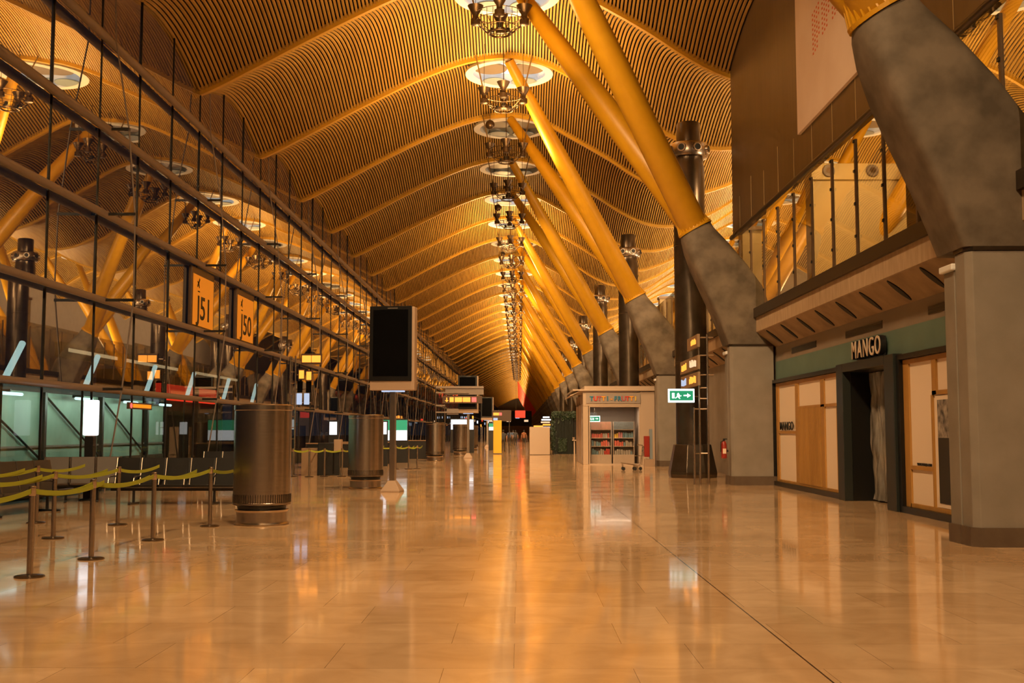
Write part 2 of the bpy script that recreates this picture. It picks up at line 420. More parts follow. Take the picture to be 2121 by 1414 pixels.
# ------------------------------------------------------------------ leaning columns
def sq(cx, cz, a, b, n_exp, ux, N=64):
    """ring around centre in the XZ-tilted frame; ux = unit dir (x,z) of the local width axis, other axis is y"""
    pts = []
    for k in range(N):
        th = 2 * PI * k / N; c, s_ = math.cos(th), math.sin(th)
        e = 2 / n_exp
        u = a * math.copysign(abs(c) ** e, c); v = b * math.copysign(abs(s_) ** e, s_)
        pts.append((cx + ux[0] * u, v, cz + ux[1] * u))
    return pts
CX = 7.0
def make_column(label):
    t = thing('leaning_column', label, 'column', (CX, 0, 0), 'leaning columns along the right side')
    def plan(e): return [(-.6 - e, -.45), (-.52, -.55 - e), (.72 + e, -.55 - e), (.72 + e, .55 + e), (-.3, .55 + e), (-.3, -.1), (-.6 - e, -.1)]
    MB().prism(plan(0), .0, 4.2, 'z').build('pillar', 'pillar', t, bev=.012)
    MB().prism(plan(.03), 0, .27, 'z').build('skirting', 'plinth', t)
    MB().prism(plan(.02), 4.2, 4.26, 'z').build('joint_band', 'darksteel', t)
    dc = MB().box(-.6, -.31, -.06, .34, .0, 3.98).build('drain_casing', 'pillar', t, bev=.015)
    MB().box(-.63, -.32, -.08, .36, 0, .27).build('casing_skirting', 'plinth', dc)
    MB().box(-.66, -.3, -.12, .38, 3.98, 4.08).build('casing_cap', 'whitering', dc, bev=.02)
    top = Vector((5.49 - CX, 7.87)); ax = Vector((-.52, .854)).normalized(); wd = Vector((ax[1], -ax[0]))
    wd = Vector((.88, .475)); ax = Vector((-.475, .88))
    rings = []
    for (xl, zl_, xr, zr, hy, ex) in ((6.36, 4.26, 7.74, 4.26, .56, 14), (6.2, 4.7, 7.72, 4.75, .58, 12), (5.98, 5.25, 7.66, 5.4, .60, 10), (5.68, 5.9, 7.45, 6.05, .62, 8), (5.36, 6.6, 6.98, 6.75, .62, 6), (5.15, 7.15, 6.45, 7.42, .60, 4), (5.05, 7.5, 6.05, 7.9, .56, 2.6), (5.03, 7.62, 5.95, 8.1, .52, 2)):
        cxx, czz = (xl + xr) / 2 - CX, (zl_ + zr) / 2; hw = math.hypot(xr - xl, zr - zl_) / 2; u = ((xr - xl) / 2 / hw, (zr - zl_) / 2 / hw)
        rings.append(sq(cxx, czz, hw, hy, ex, u))
    MB().loft(rings).build('concrete_arm', 'concrete', t, 35)
    c = MB(); A3 = Vector((ax[0], 0, ax[1])); T3 = Vector((top[0], 0, top[1])); W3 = Vector((wd[0], 0, wd[1])); Y3 = Vector((0, 1, 0))
    c.tube([T3, T3 + A3 * .07], .56, 40)
    for k in range(28):
        th = 2 * PI * k / 28; d = W3 * math.cos(th) + Y3 * math.sin(th); s_ = A3.cross(d)
        p = T3 + A3 * .07
        v = [p + d * .44, p + d * .55, p + d * .44 + A3 * .40]
        h = s_ * .014
        c.add([q - h for q in v] + [q + h for q in v], [(0, 1, 2), (5, 4, 3), (0, 3, 4, 1), (1, 4, 5, 2), (2, 5, 3, 0)])
    c.build('collar', 'yellow', t)
    for sgn in (-1, 1):
        s0 = T3 + Y3 * .0 + A3 * .03; e = Vector((XR - CX, sgn * 4.5 - 1.3 + 0.0, 17.42))
        pts = [s0.lerp(e, f) for f in (0, .1, .45, .62, 1)]
        MB().tube(pts, [.45, .44, .41, .36, .21], 28).build('strut', 'yellow', t, 50)
    return t
# column centre 16.4+18k ; beams served: 10.6/19.6 -> mid 15.1 => offset -1.3
def col_y(k): return 16.4 + 18 * k
cl = {0: 'nearest grey concrete leaning column at the right edge beside the shuttered shop',
      1: 'second leaning column with two thick yellow struts, at the far end of the shuttered shop',
      2: 'third leaning column with yellow struts, behind the white sweets kiosk',
      3: 'fourth leaning column, its brown shaded struts rising behind the third column',
      4: 'fifth leaning column, short concrete arm just above the kiosk roof',
      5: 'sixth leaning column, above the kiosk roof between fifth and seventh'}
c0 = make_column(cl[0]); c0.location = (CX, col_y(0), 0)
cols = [c0]
for k in range(1, 29):
    lab = cl.get(k, 'distant leaning column with yellow struts receding towards the far end' if k < 19 else 'far off leaning column with red struts near the vanishing point')
    c = dup(c0, (CX, col_y(k), 0), lab, 'leaning columns along the right side' if k < 6 else ('distant yellow columns' if k < 19 else 'far red columns'))
    cols.append(c)
    if k >= 19:
        mm = M['red']
        for ch in c.children:
            if ch.name.startswith(('strut', 'collar')):
                key = ch.data.name + 'r'
                if key not in bpy.data.meshes:
                    d = ch.data.copy(); d.name = key; d.materials[0] = mm
                ch.data = bpy.data.meshes[key]
# ------------------------------------------------------------------ skylights and chandeliers
def make_skylight(label, lit=True):
    t = thing('skylight', label, 'skylight', (XR, 0, 0), 'round skylights along the ridge')
    tilt = Matrix.Identity(4)
    def bt(mb, name, m, sm=None):
        mb.v = [tuple(tilt @ Vector(p)) for p in mb.v]; return mb.build(name, m, t, sm)
    n = 40
    ring = [(1.95, .0), (1.95, .1), (1.62, .1), (1.62, 0.0), (1.95, 0)]
    q = MB()
    for (r, z) in ring[:4]:
        for k in range(n): q.v.append((r * math.cos(2 * PI * k / n), r * math.sin(2 * PI * k / n), z))
    for i in range(4):
        for k in range(n):
            q.f.append((i * n + k, i * n + (k + 1) % n, ((i + 1) % 4) * n + (k + 1) % n, ((i + 1) % 4) * n + k))
    bt(q, 'rim', 'whitering', 40)
    q = MB()
    for (r, z) in ((1.75, .08), (1.75, 1.15), (1.70, 1.15), (1.70, .08)):
        for k in range(n): q.v.append((r * math.cos(2 * PI * k / n), r * math.sin(2 * PI * k / n), z))
    for i in range(4):
        for k in range(n):
            q.f.append((i * n + k, i * n + (k + 1) % n, ((i + 1) % 4) * n + (k + 1) % n, ((i + 1) % 4) * n + k))
    bt(q, 'drum', 'whitering', 40)
    bt(MB().lathe([(1.72, .62), (1.72, .68)], n=40), 'diffuser', 'skylens' if lit else 'skylens_off')
    for sx in (-1, 1):
        bt(MB().lathe([(.72, .0), (.74, .03), (.72, .06)], (sx * .82, -.45, .12), 28), 'reflector_disc', 'disc_grey')
        bt(MB().lathe([(.56, .0), (.58, .03), (.56, .06)], (sx * .66, 1.08, .02), 28), 'reflector_disc', 'disc_blue')
    return t
OFF = {2, 3, 6, 9, 16, 19, 20, 24}
sk = make_skylight('white lit round skylight at the top edge of the picture, behind the topmost lamp cluster', True)
skoff = make_skylight('round skylight, unlit grey, over the dark stretch of ceiling', False)
def skz(i): return 17.42
sk.location = (XR, BY(0) + SKY[0], skz(0)); skoff.location = (XR, BY(2) + SKY[0], skz(2))
for i in range(0, 24):
    if i in (0, 2): continue
    lab = {1: 'white lit round skylight with four discs, directly above the second lamp cluster', 3: 'second unlit grey skylight over the dark stretch of ceiling',
           4: 'small lit skylight just beyond the dark stretch of ceiling'}.get(i, 'small distant skylight on the ridge line' if i > 0 else 'skylight out above the viewpoint')
    dup(skoff if i in OFF else sk, (XR, BY(i) + SKY[0], skz(i)), lab, 'round skylights along the ridge' if 0 < i < 5 else ('distant ridge skylights' if i > 0 else 'skylights above the viewpoint'))
for i in range(0, 12):
    dup(sk, (17.7, BY(i) + SKY[0], skz(i)), 'lit round skylight over the upper gallery behind the glass', 'skylights over the upper gallery')

def make_chandelier(label):
    t = thing('lamp_cluster', label, 'chandelier', (-.65, 0, 0), 'hanging lamp clusters along the ridge')
    zt = 15.75
    MB().tube([(.38 * math.cos(2 * PI * k / 24), .38 * math.sin(2 * PI * k / 24), 14.92) for k in range(25)], .035, 8).build('basket_ring', 'bronze', t, 40)
    b = MB()
    for k in range(12):
        th = 2 * PI * k / 12; b.tube([(.4 * math.cos(th), .4 * math.sin(th), 14.93), (.6 * math.cos(th), .6 * math.sin(th), 15.1), (.82 * math.cos(th), .82 * math.sin(th), 15.3)], .014, 5)
    for r, z in ((.6, 15.1), (.82, 15.3), (.84, 15.55)):
        b.tube([(r * math.cos(2 * PI * k / 24), r * math.sin(2 * PI * k / 24), z) for k in range(25)], .014, 5)
    for k in range(24):
        th = 2 * PI * k / 24; b.tube([(.83 * math.cos(th), .83 * math.sin(th), 15.3), (.83 * math.cos(th), .83 * math.sin(th), 15.55)], .009, 4)
    b.build('basket', 'bronze', t)
    for k in range(4):
        th = 2 * PI * k / 4
        cx, cy = .82 * math.cos(th), .82 * math.sin(th)
        h = MB().lathe([(.13, 15.2), (.165, 15.22), (.165, 15.4), (.10, 15.43), (.10, 15.55), (.17, 15.66), (.27, 15.86), (.255, 15.86), (.15, 15.66)], (cx, cy, 0), 20).build('lamp_head', 'bronze', t, 35)
        MB().tube([(cx, cy, 15.8), (cx * .98, cy * .98, 17.75)], .011, 5).build('hanging_wire', 'wire', t)
    for k in range(3):
        th = 2 * PI * k / 3 + .5
        MB().lathe([(.05, 15.0), (.075, 15.02), (.075, 15.14), (.05, 15.16)], (.3 * math.cos(th), .3 * math.sin(th), 0), 12).build('spotlight', 'blackmetal', t, 40)
    for s_ in (-1, 1):
        MB().tube([(s_ * .86, .1, 15.85), (s_ * 1.2, .9, 17.55)], .03, 8).build('tie_rod', 'rod', t, 40)
    return t
ch0 = make_chandelier('topmost bronze cluster of lamp cups, cut by the top edge of the picture')
def chy(i): return BY(i) - 1.15
ch0.location = (-.65, chy(0), 0)
chl = {1: 'second bronze cluster of lamp cups down from the top, in front of the lit ceiling', 2: 'third lamp cluster down, hanging against the dark ceiling bay',
       3: 'fourth lamp cluster down, at the far edge of the dark ceiling bays', 4: 'fifth lamp cluster down, against the bright orange ceiling'}
for k_, w_ in enumerate(('sixth', 'seventh', 'eighth', 'ninth')): chl[5 + k_] = w_ + ' lamp cluster down the ridge line, counted from the top edge'
for i in range(1, 30):
    dup(ch0, (-.65, chy(i), 0), chl.get(i, 'distant hanging lamp cluster in the line along the ridge' if i > 0 else 'lamp cluster hanging above the viewpoint'),
        'hanging lamp clusters along the ridge' if 0 < i < 9 else ('distant lamp clusters' if i > 0 else 'lamp clusters above the viewpoint'))
for (x, y, z, lab) in ((-1.45, 54.2, 16.75, 'larger dark hanging ball between second and third lamp clusters'), (-1.4, 71.3, 16.05, 'dark hanging ball below the fourth lamp cluster'), (-1.45, 95, 16.8, 'smallest dark hanging ball beside the distant lamp clusters')):
    t = thing('hanging_ball', lab, 'hanging ball', (x, y, 0))
    MB().sphere((0, 0, z), .23, 20, 12).build('ball', 'bronze', t, 60); MB().tube([(0, 0, z + .2), (0, 0, 17.6)], .012, 6).build('hanging_wire', 'wire', t)

# ------------------------------------------------------------------ ventilation towers
def make_tower(label):
    t = thing('ventilation_tower', label, 'ventilation tower', (6.15, 0, 0), 'ventilation towers on the right')
    q = MB()
    def oc(r, z): return [(r * math.cos(PI / 8 + PI / 4 * k), r * math.sin(PI / 8 + PI / 4 * k), z) for k in range(8)]
    q.loft([oc(.86, 0), oc(.88, .12), oc(.88, .2), oc(.68, 1.15), oc(.62, 1.17)]); q.build('base', 'darksteel', t, bev=.02)
    MB().lathe([(.56, 1.15), (.56, 4.0), (.575, 4.01), (.575, 4.06), (.56, 4.07), (.56, 8.2), (.575, 8.21), (.575, 8.27), (.56, 8.28), (.56, 11.1), (.53, 11.15), (.53, 11.4)], n=36).build('duct', 'darksteel', t, 35)
    MB().lathe([(.5, 11.38), (.66, 11.42), (.70, 11.5), (.70, 11.85), (.66, 11.92), (.45, 11.95)], n=36).build('nozzle_ring', 'steel', t, 35)
    for k in range(8):
        th = 2 * PI * k / 8 + .3; c, s_ = math.cos(th), math.sin(th)
        p = Vector((.68 * c, .68 * s_, 11.68)); d = Vector((c, s_, 0))
        z = MB().tube([p, p + d * .08], [.16, .15], 20).build('nozzle', 'steel', t, 40)
        MB().tube([p + d * .07, p + d * .09], .11, 20).build('nozzle_opening', 'blackmetal', z)
    MB().lathe([(.43, 11.9), (.43, 12.65), (.40, 12.7), (.1, 12.7)], n=32).build('cap', 'darksteel', t, 35)
    return t
tw = make_tower('nearest dark steel ventilation tower, behind the second leaning column'); tw.location = (6.1, 39.6, 0)
for y, lab in ((62.6, 'second dark steel ventilation tower with ring of nozzles, behind the third leaning column'), (84.6, 'third dark ventilation tower, mostly hidden by columns'), (107, 'fourth ventilation tower, small above the kiosk between columns'), (131, 'fifth ventilation tower, tiny behind the distant struts'), (156, 'sixth ventilation tower, tiny behind the distant struts')):
    dup(tw, (6.15, y, 0), lab)

# ------------------------------------------------------------------ right side: gallery, facade
q = MB()
q.prism([(7.2, 4.63), (7.2, 5.06), (7.32, 5.06), (7.32, 5.3), (24.3, 5.3), (24.3, 4.2), (7.8, 4.2)], Y0, Y1)
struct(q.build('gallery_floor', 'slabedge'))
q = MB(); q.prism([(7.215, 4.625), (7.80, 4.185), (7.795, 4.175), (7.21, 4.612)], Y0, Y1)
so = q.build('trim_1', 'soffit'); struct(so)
dn = Vector((.585, 0, -.44)).normalized(); nn = Vector((-.44, 0, -.585)).normalized()
yv = 12.9
while yv < 75:
    c = Vector((7.5, yv, 4.4)) + nn * .004
    N = 20; ring = []
    for k in range(N):
        th = 2 * PI * k / N
        u = .31 * math.cos(th); w = .115 * math.sin(th) * abs(math.sin(th)) ** .3
        ring.append(c + dn * u + Vector((0, 1, 0)) * (w + .10 * u))
    m_ = MB().loft([ring, [p + nn * .02 for p in ring]]).build('recess_vent', 'shopvoid', so)
    yv += 1.8
struct(MB().box(7.12, 7.34, Y0, 34.0 + 516, 5.06, 5.34).build('trim_2', 'trough'))
# brown cladding wall
w = MB().box(7.22, 7.5, 9.2, 37.35, 8.22, 14.9)
wl = w.build('wall_upper', 'brownwall'); struct(wl)
j = 0; y = 36.1
while y > 12:
    MB().box(7.212, 7.222, y - .012, y + .012, 8.25, 9.3 + .25 * (j % 2)).build('seam_glint', 'cream', wl); y -= 1.8; j += 1  # yellow glints along the panel seams, painted as cream strips
struct(MB().tube([(7.2, 9.2, 8.15), (7.2, 37.5, 8.15)], .075, 10).build('trim_3', 'trough', None, 40))
g2 = thing('window_2', None, None); struct(g2)
MB().add([(7.2, 9.2, 5.34), (7.2, 37.4, 5.34), (7.2, 37.4, 8.12), (7.2, 9.2, 8.12)], [(0, 1, 2, 3)]).build('glazing', 'railglass', g2)
MB().add([(7.2, 37.4, 5.34), (7.2, 240, 5.34), (7.2, 240, 8.12), (7.2, 37.4, 8.12)], [(0, 1, 2, 3)]).build('glazing', 'railglass', g2)
y = 12.7; 
while y < 75:
    z1 = 7.85 if y < 37 else 7.9
    p = MB().box(7.16, 7.22, y - .035, y + .035, 5.3, z1).build('post', 'post', g2)
    if y < 45:
        cq = MB()
        for z in (5.75, 6.45, 7.15, 7.8): cq.box(7.135, 7.16, y - .04, y + .04, z - .03, z + .03)
        cq.build('clip', 'blackmetal', p)
    y += 1.8
q = MB()
while y < 240: q.box(7.16, 7.22, y - .035, y + .035, 5.3, 7.9); y += 1.8
o = q.build('post', 'post', g2); o['kind'] = 'stuff'
# banner
t = thing('banner', 'large pale banner with red dots hanging on the brown upper wall', 'banner', (7.14, 21, 9.2))
MB().box(0, .085, 0, 7.15, 0, 4.1).build('sheet', 'banner', t)
q = MB(); rr = random.Random(3)
def dot(y, z, s=.04): q.add([(-.008, y - 21 - s, z - 9.2 - s * .6), (-.008, y - 21 + s, z - 9.2 - s * .6), (-.008, y - 21 + s, z - 9.2 + s * .6), (-.008, y - 21 - s, z - 9.2 + s * .6), (0, y - 21 - s, z - 9.2 - s * .6), (0, y - 21 + s, z - 9.2 - s * .6), (0, y - 21 + s, z - 9.2 + s * .6), (0, y - 21 - s, z - 9.2 + s * .6)], [(0, 1, 2, 3), (0, 1, 5, 4), (1, 2, 6, 5), (2, 3, 7, 6), (3, 0, 4, 7)])
for gi, (yc, z0, z1) in enumerate(((26.2, 10.75, 11.75), (25.35, 10.95, 12.0), (24.5, 11.0, 11.9), (23.6, 10.9, 11.6), (22.7, 10.9, 11.7))):
    z = z0
    while z < z1:
        n = 4 if (int((z - z0) / .12) % 4) else 3
        for kk in range(n): dot(yc + .27 - kk * .18, z + .03 * kk)
        z += .12
q.build('red_dots', 'dotred', t)
# facade above shop and generic wall further on
FX = 7.8
fa = MB().box(FX, FX + .3, 8, 33.9, 3.72, 4.22).build('wall_facade', 'greywall'); struct(fa)
fg = MB().box(FX - .01, FX + .3, 8, 33.9, 3.16, 3.72).build('fascia', 'green', fa)
for y0, y1 in ((29.25, 31.9), (23.9, 26.6), (18.6, 21.2)):
    v = MB().box(FX - .012, FX, y0, y1, 3.83, 4.0).build('air_vent', 'darksteel', fa)
    sl = MB()
    for k in range(5): sl.box(FX - .022, FX - .012, y0 + .03, y1 - .03, 3.845 + k * .03, 3.857 + k * .03)
    sl.build('vent_slats', 'blackmetal', v)
struct(MB().box(FX, FX + .3, 34.9, Y1, 0, 4.2).build('wall_concourse', 'pillar'))
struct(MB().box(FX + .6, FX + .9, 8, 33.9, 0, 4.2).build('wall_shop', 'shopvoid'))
struct(MB().box(FX, FX + .9, 33.9, 34.9, 0, 4.2).build('wall_return', 'greywall'))

# shop front
t = thing('shop_front', 'shuttered shop front with black frame, timber framed white panels and sheeted doorway', 'shop front', (FX, 26.8, 0))
def LB(x0, x1, y0, y1, z0, z1, name, m, par=None, bev=0):
    return MB().box(x0 - FX, x1 - FX, y0 - 26.8, y1 - 26.8, z0, z1).build(name, m, par or t, bev=bev)
def pane_frame(y0, y1, z0, z1):
    w = MB()
    for a in ((y0, y1, z1 - .0, z1 + .1), (y0, y1, z0 - .13, z0), (y0 - .0, y0 + .16, z0, z1), (y1 - .2, y1, z0, z1)): w.box(FX - .14 - FX, 0, a[0] - 26.8, a[1] - 26.8, a[2], a[3])
    return w
pane_frame(26.82, 34.05, .13, 3.06).build('outer_frame', 'frameblk', t)
pane_frame(12.5, 22.75, .13, 3.06).build('outer_frame', 'frameblk', t)
pt = MB()
for a in ((26.3, 26.82, 0, 3.2), (22.72, 23.3, 0, 3.2), (23.3, 26.3, 3.0, 3.2)): pt.box(-.2, .0, a[0] - 26.8, a[1] - 26.8, a[2], a[3])
pt.build('portal_frame', 'framegrn', t, bev=.01)
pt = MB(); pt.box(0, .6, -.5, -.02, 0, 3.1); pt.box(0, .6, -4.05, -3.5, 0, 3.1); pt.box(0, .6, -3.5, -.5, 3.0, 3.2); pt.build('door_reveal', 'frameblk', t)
# sheet with folds
q = MB(); nx, nz = 60, 20
for i in range(nx + 1):
    for jz in range(nz + 1):
        y = -.52 - 2.96 * i / nx; z = .04 + 2.94 * jz / nz
        x = .45 + .05 * math.sin(i * .9 + .9 * math.sin(jz * .5)) + .03 * math.sin(i * .37 + jz * .3) + .01 * math.sin(jz * 1.3 + i)
        q.v.append((x, y, z))
for i in range(nx):
    for jz in range(nz):
        a0 = i * (nz + 1) + jz; q.f.append((a0, a0 + 1, a0 + nz + 2, a0 + nz + 1))
q.build('plastic_sheet', 'plastic', t, 60)
# left display: timber grid + white panels
wf = -.06
def wood(a): 
    w = MB()
    for (y0, y1, z0, z1) in a: w.box(wf, 0, y0 - 26.8, y1 - 26.8, z0, z1)
    return w.build('timber_frame', 'timber', t, bev=.004)
LB(FX - .02, FX, 26.8, 33.9, .12, 3.1, 'white_panel', 'whitepan')
wood([(33.45, 33.75, .13, 3.05), (26.95, 33.5, 2.95, 3.05), (26.95, 33.5, .13, .2), (31.08, 31.42, .2, 2.95), (28.44, 28.78, .2, 2.95), (26.95, 31.08, 2.24, 2.31), (31.42, 33.45, 1.56, 1.63), (27.05, 27.36, .2, 2.24), (26.9, 26.98, .13, 3.05)])
q = MB(); y = 28.8
while y < 31.06: q.box(wf - .02, 0, y - 26.8, y + .035 - 26.8, .2, 2.24); y += .062
q.build('timber_slats', 'timber', t)
text_mesh('lettering', 'MANGO', .34, .02, 'letterside', t, (-.075, 32.42 - 26.8, 1.76), '-x', 1.28, .002)
bb = MB(); bb.box(-.08, -.03, 26.84 - 26.8, 26.99 - 26.8, 2.10, 2.15); bb.box(-.08, -.03, 26.84 - 26.8, 26.99 - 26.8, 1.96, 2.01); bb.build('small_shelf', 'letterside', t)
# right display
LB(FX - .02, FX, 12.5, 22.75, .12, 3.1, 'white_panel', 'whitepan')
wood([(22.25, 22.55, .13, 3.05), (12.6, 22.3, 2.96, 3.05), (12.6, 22.3, .13, .21), (20.78, 21.0, 2.3, 2.96), (21.0, 21.07, .2, 2.3), (12.6, 21.0, 2.3, 2.38), (21.05, 22.25, .87, .95)])
LB(FX - .04, FX - .02, 18.4, 20.9, .22, 2.28, 'poster_border', 'whitepan')
LB(FX - .05, FX - .04, 18.6, 20.78, 1.5, 2.2, 'poster_photo', 'photo_a'); LB(FX - .05, FX - .04, 18.6, 20.78, .3, 1.5, 'poster_photo', 'photo_b')
text_mesh('web_address', 'www.mango.com', .11, .01, 'letterside', t, (-.03, 21.57 - 26.8, .99), '-x', 1.0)
# fascia letters
t = thing('fascia_lettering', 'beige faced black block letters above the shop doorway', 'sign', (FX - .02, 24.55, 3.2))
for k, chh in enumerate('MANGO'):
    yk = .84 - k * .42
    o = text_mesh('letter', chh, .58, .12, 'letterside', t, (-.10, yk - .02, .23), '-x', .85, .006)
    text_mesh('letter_face', chh, .58, .02, 'letterface', o, (-.17, yk - .02, .23), '-x', .85, -.004)
MB().box(-.06, -.02, -.95, .98, .02, .44).build('mounting_plate', 'letterside', t)

# upper gallery interior seen through the glass
t = thing('nozzle_cabinet', 'cream air cabinet with round nozzles seen through the upper gallery glass', 'cabinet', (12.5, 40.4, 5.3))
MB().box(-1.75, 1.75, 0, 1, 0, 5.5).build('body', 'cream', t); MB().box(-1.8, 1.8, -.12, 1, 5.5, 6.1).build('head', 'cream', t, bev=.02)
for x in (-1.18, .42):
    n_ = MB().tube([(x, -.12, 5.82), (x, -.2, 5.82)], [.24, .21], 24).build('nozzle', 'disc_grey', t, 40)
    MB().tube([(x, -.19, 5.82), (x, -.215, 5.82)], .11, 20).build('nozzle_core', 'bronze', n_)
for i, (x, y) in enumerate(((9.6, 46), (10.2, 58), (9.2, 70), (13, 33), (15, 28), (10, 27))):
    t = thing('gallery_pier', ['cream pier inside the upper gallery, nearest the second leaning column', 'cream pier further along the upper gallery', 'furthest cream pier in the upper gallery', 'cream pier deep in the upper gallery beside the air cabinet', 'cream pier deep in the gallery behind the nearest column', 'cream pier in the gallery behind the brown wall'][i], 'pier', (x, y, 5.3))
    MB().box(-.4, .4, -.4, .4, 0, 4.6).build('shaft', 'cream', t, bev=.02); MB().box(-.45, .45, -.45, .45, 4.6, 4.75).build('head', 'post', t)
# second line of struts over the gallery
def make_gallery_strut(label):
    t = thing('gallery_strut', label, 'strut', (17.7, 0, 0), 'yellow struts over the upper gallery')
    for s_ in (-1, 1):
        MB().tube([(-6.2, -4.5, 5.3), (-3.2, -4.5 + s_ * 2.2, 11.2), (0, -4.5 + s_ * 4.5, 17.4)], [.42, .38, .22], 20).build('strut', 'yellow', t, 50)
    return t
gs = make_gallery_strut('pair of yellow struts over the upper gallery, seen through glass'); gs.location = (17.7, BY(-1), 0)
for i in (1, 3, 5, 7, 9): dup(gs, (17.7, BY(i), 0))

# ------------------------------------------------------------------ stainless drums on the left
def make_drum(label):
    t = thing('steel_drum', label, 'ventilation drum', (0, 0, 0), 'stainless steel drums along the left')
    MB().lathe([(.46, 0), (.48, .02), (.44, .05), (.44, .22), (.47, .26)], n=40).build('plinth', 'steel', t, 35)
    MB().lathe([(.40, .25), (.42, .3), (.42, .34)], n=40).build('neck', 'blackmetal', t, 35)
    MB().lathe([(.46, .33), (.505, .35), (.505, .38), (.495, .39), (.495, 1.98), (.505, 1.99), (.505, 2.07), (.48, 2.09), (.1, 2.09)], n=56).build('body', 'steel', t, 30)
    s = MB()
    for k in range(72):
        th = 2 * PI * k / 72; c, q_ = math.cos(th), math.sin(th)
        s.obox((.497 * c, .497 * q_, .46), (.012, .012, .14), Matrix.Rotation(th, 3, 'Z'))
    s.build('grille', 'darksteel', t)
    return t
d0 = make_drum('nearest and largest stainless steel drum, behind the lime belt barrier'); d0.location = (-4.52, 19.7, 0)
for x, y, lab in ((-4.38, 31.9, 'second stainless steel drum, left of the display stand pole'), (-4.62, 61.2, 'third steel drum, right of the display stand'), (-4.02, 75.8, 'fourth steel drum, just right of the third one'), (-3.9, 92, 'fifth steel drum, small, left of the yellow panel')):
    dup(d0, (x, y, 0), lab)

# ------------------------------------------------------------------ display stands
def make_display(label):
    t = thing('display_stand', label, 'display stand', (0, 0, 0), 'tall display stands', .0)
    MB().loft([[(-.26, -.26, 0), (.26, -.26, 0), (.26, .26, 0), (-.26, .26, 0)], [(-.26, -.26, .04), (.26, -.26, .04), (.26, .26, .04), (-.26, .26, .04)], [(-.10, -.10, .3), (.10, -.10, .3), (.10, .10, .3), (-.10, .10, .3)]]).build('foot', 'casing', t, bev=.01)
    MB().box(-.075, .075, -.075, .075, .28, 2.75).build('pole', 'steel', t, bev=.01)
    MB().box(-.62, .62, -.16, .16, 2.72, 4.98).build('casing', 'casing', t, bev=.02)
    b_ = MB().box(-.62, .55, -.20, -.16, 2.97, 5.0).build('bezel', 'bezel', t, bev=.01)
    MB().box(-.52, .45, -.205, -.20, 3.1, 4.9).build('screen', 'screen', b_)
    MB().box(-.12, .16, -.204, -.2, 4.93, 4.95).build('maker_mark', 'disc_grey', b_)
    u = MB().box(-.3, .3, -.1, .1, 2.68, 2.72).build('downlight', 'bluewhite', t)
    return t
ds = make_display('nearest tall display stand with a switched off black screen'); ds.location = (-3.42, 30.2, 0); ds.rotation_euler = (0, 0, math.radians(-8))
dup(ds, (-3.12, 68, 0), 'second tall display with black screen, behind the lit orange gantry sign', rz=math.radians(-2)); dup(ds, (-3.2, 111, 0), 'smallest tall display with black screen, left of the yellow panel', rz=0)

# ------------------------------------------------------------------ belt barriers
def make_stanchion(label):
    t = thing('belt_post', label, 'belt barrier post', (0, 0, 0), 'belt barrier posts')
    MB().lathe([(.16, 0), (.165, .012), (.15, .022), (.05, .032)], n=28).build('base', 'darksteel', t, 35)
    MB().lathe([(.034, .025), (.034, .9)], n=16).build('shaft', 'steel', t, 40)
    MB().lathe([(.036, .9), (.04, .905), (.04, 1.0), (.03, 1.01)], n=16).build('head', 'steel', t, 40)
    return t
st0 = make_stanchion('x'); used = False
def row(pts, labs):
    global used
    for i, (p, lab) in enumerate(zip(pts, labs)):
        if not used: c = st0; c.location = (*p, 0); c['label'] = lab; used = True
        else: c = dup(st0, (*p, 0), lab)
        if i + 1 < len(pts):
            d = Vector((pts[i + 1][0] - p[0], pts[i + 1][1] - p[1], 0)); n = 10; q = MB(); h = .028
            nrm = Vector((-d.y, d.x, 0)).normalized() * .003
            ringz = []
            for k in range(n + 1):
                f = k / n; pp = d * f; z = .955 - .07 * 4 * f * (1 - f)
                ringz.append([pp - nrm + Vector((0, 0, z - h)), pp + nrm + Vector((0, 0, z - h)), pp + nrm + Vector((0, 0, z + h)), pp - nrm + Vector((0, 0, z + h))])
            q.loft(ringz).build('belt', 'belt', c)
row([(-5.5, 10.5), (-5.46, 12.56), (-5.44, 14.3), (-5.46, 16.75), (-5.29, 19.2)], ['belt post out of frame at the left end of the front row', 'nearest belt post, leftmost tall one at the lower left', 'second belt post of the front row, in front of the white glowing column', 'third belt post of the front row, in front of the black bench', 'fourth belt post of the front row, just left of the nearest steel drum'])
row([(-7.1, 14.5), (-7.07, 17.04), (-6.97, 19.48)], ['belt post out of frame at the left end of the middle row', 'belt post of the middle row between the two nearest front posts', 'belt post of the middle row left of the third front post'])
row([(-8.6, 17.3), (-8.56, 19.88)], ['belt post out of frame at the left end of the back row', 'furthest left belt post, just behind the nearest one'])
row([(-8.1, 40), (-7.5, 40), (-6.98, 40.1), (-6.35, 40.1)], ['leftmost of the small belt posts by the boarding desk', 'second of the small belt posts by the boarding desk', 'third of the small belt posts by the boarding desk', 'fourth of the small belt posts, next to the second drum'])
row([(-6.1, 48), (-5.3, 48), (-4.75, 48), (-4.42, 48.4)], ['small belt post hidden behind the second drum', 'small belt post left of the display pole', 'small belt post right of the display pole', 'small belt post left of the third drum'])

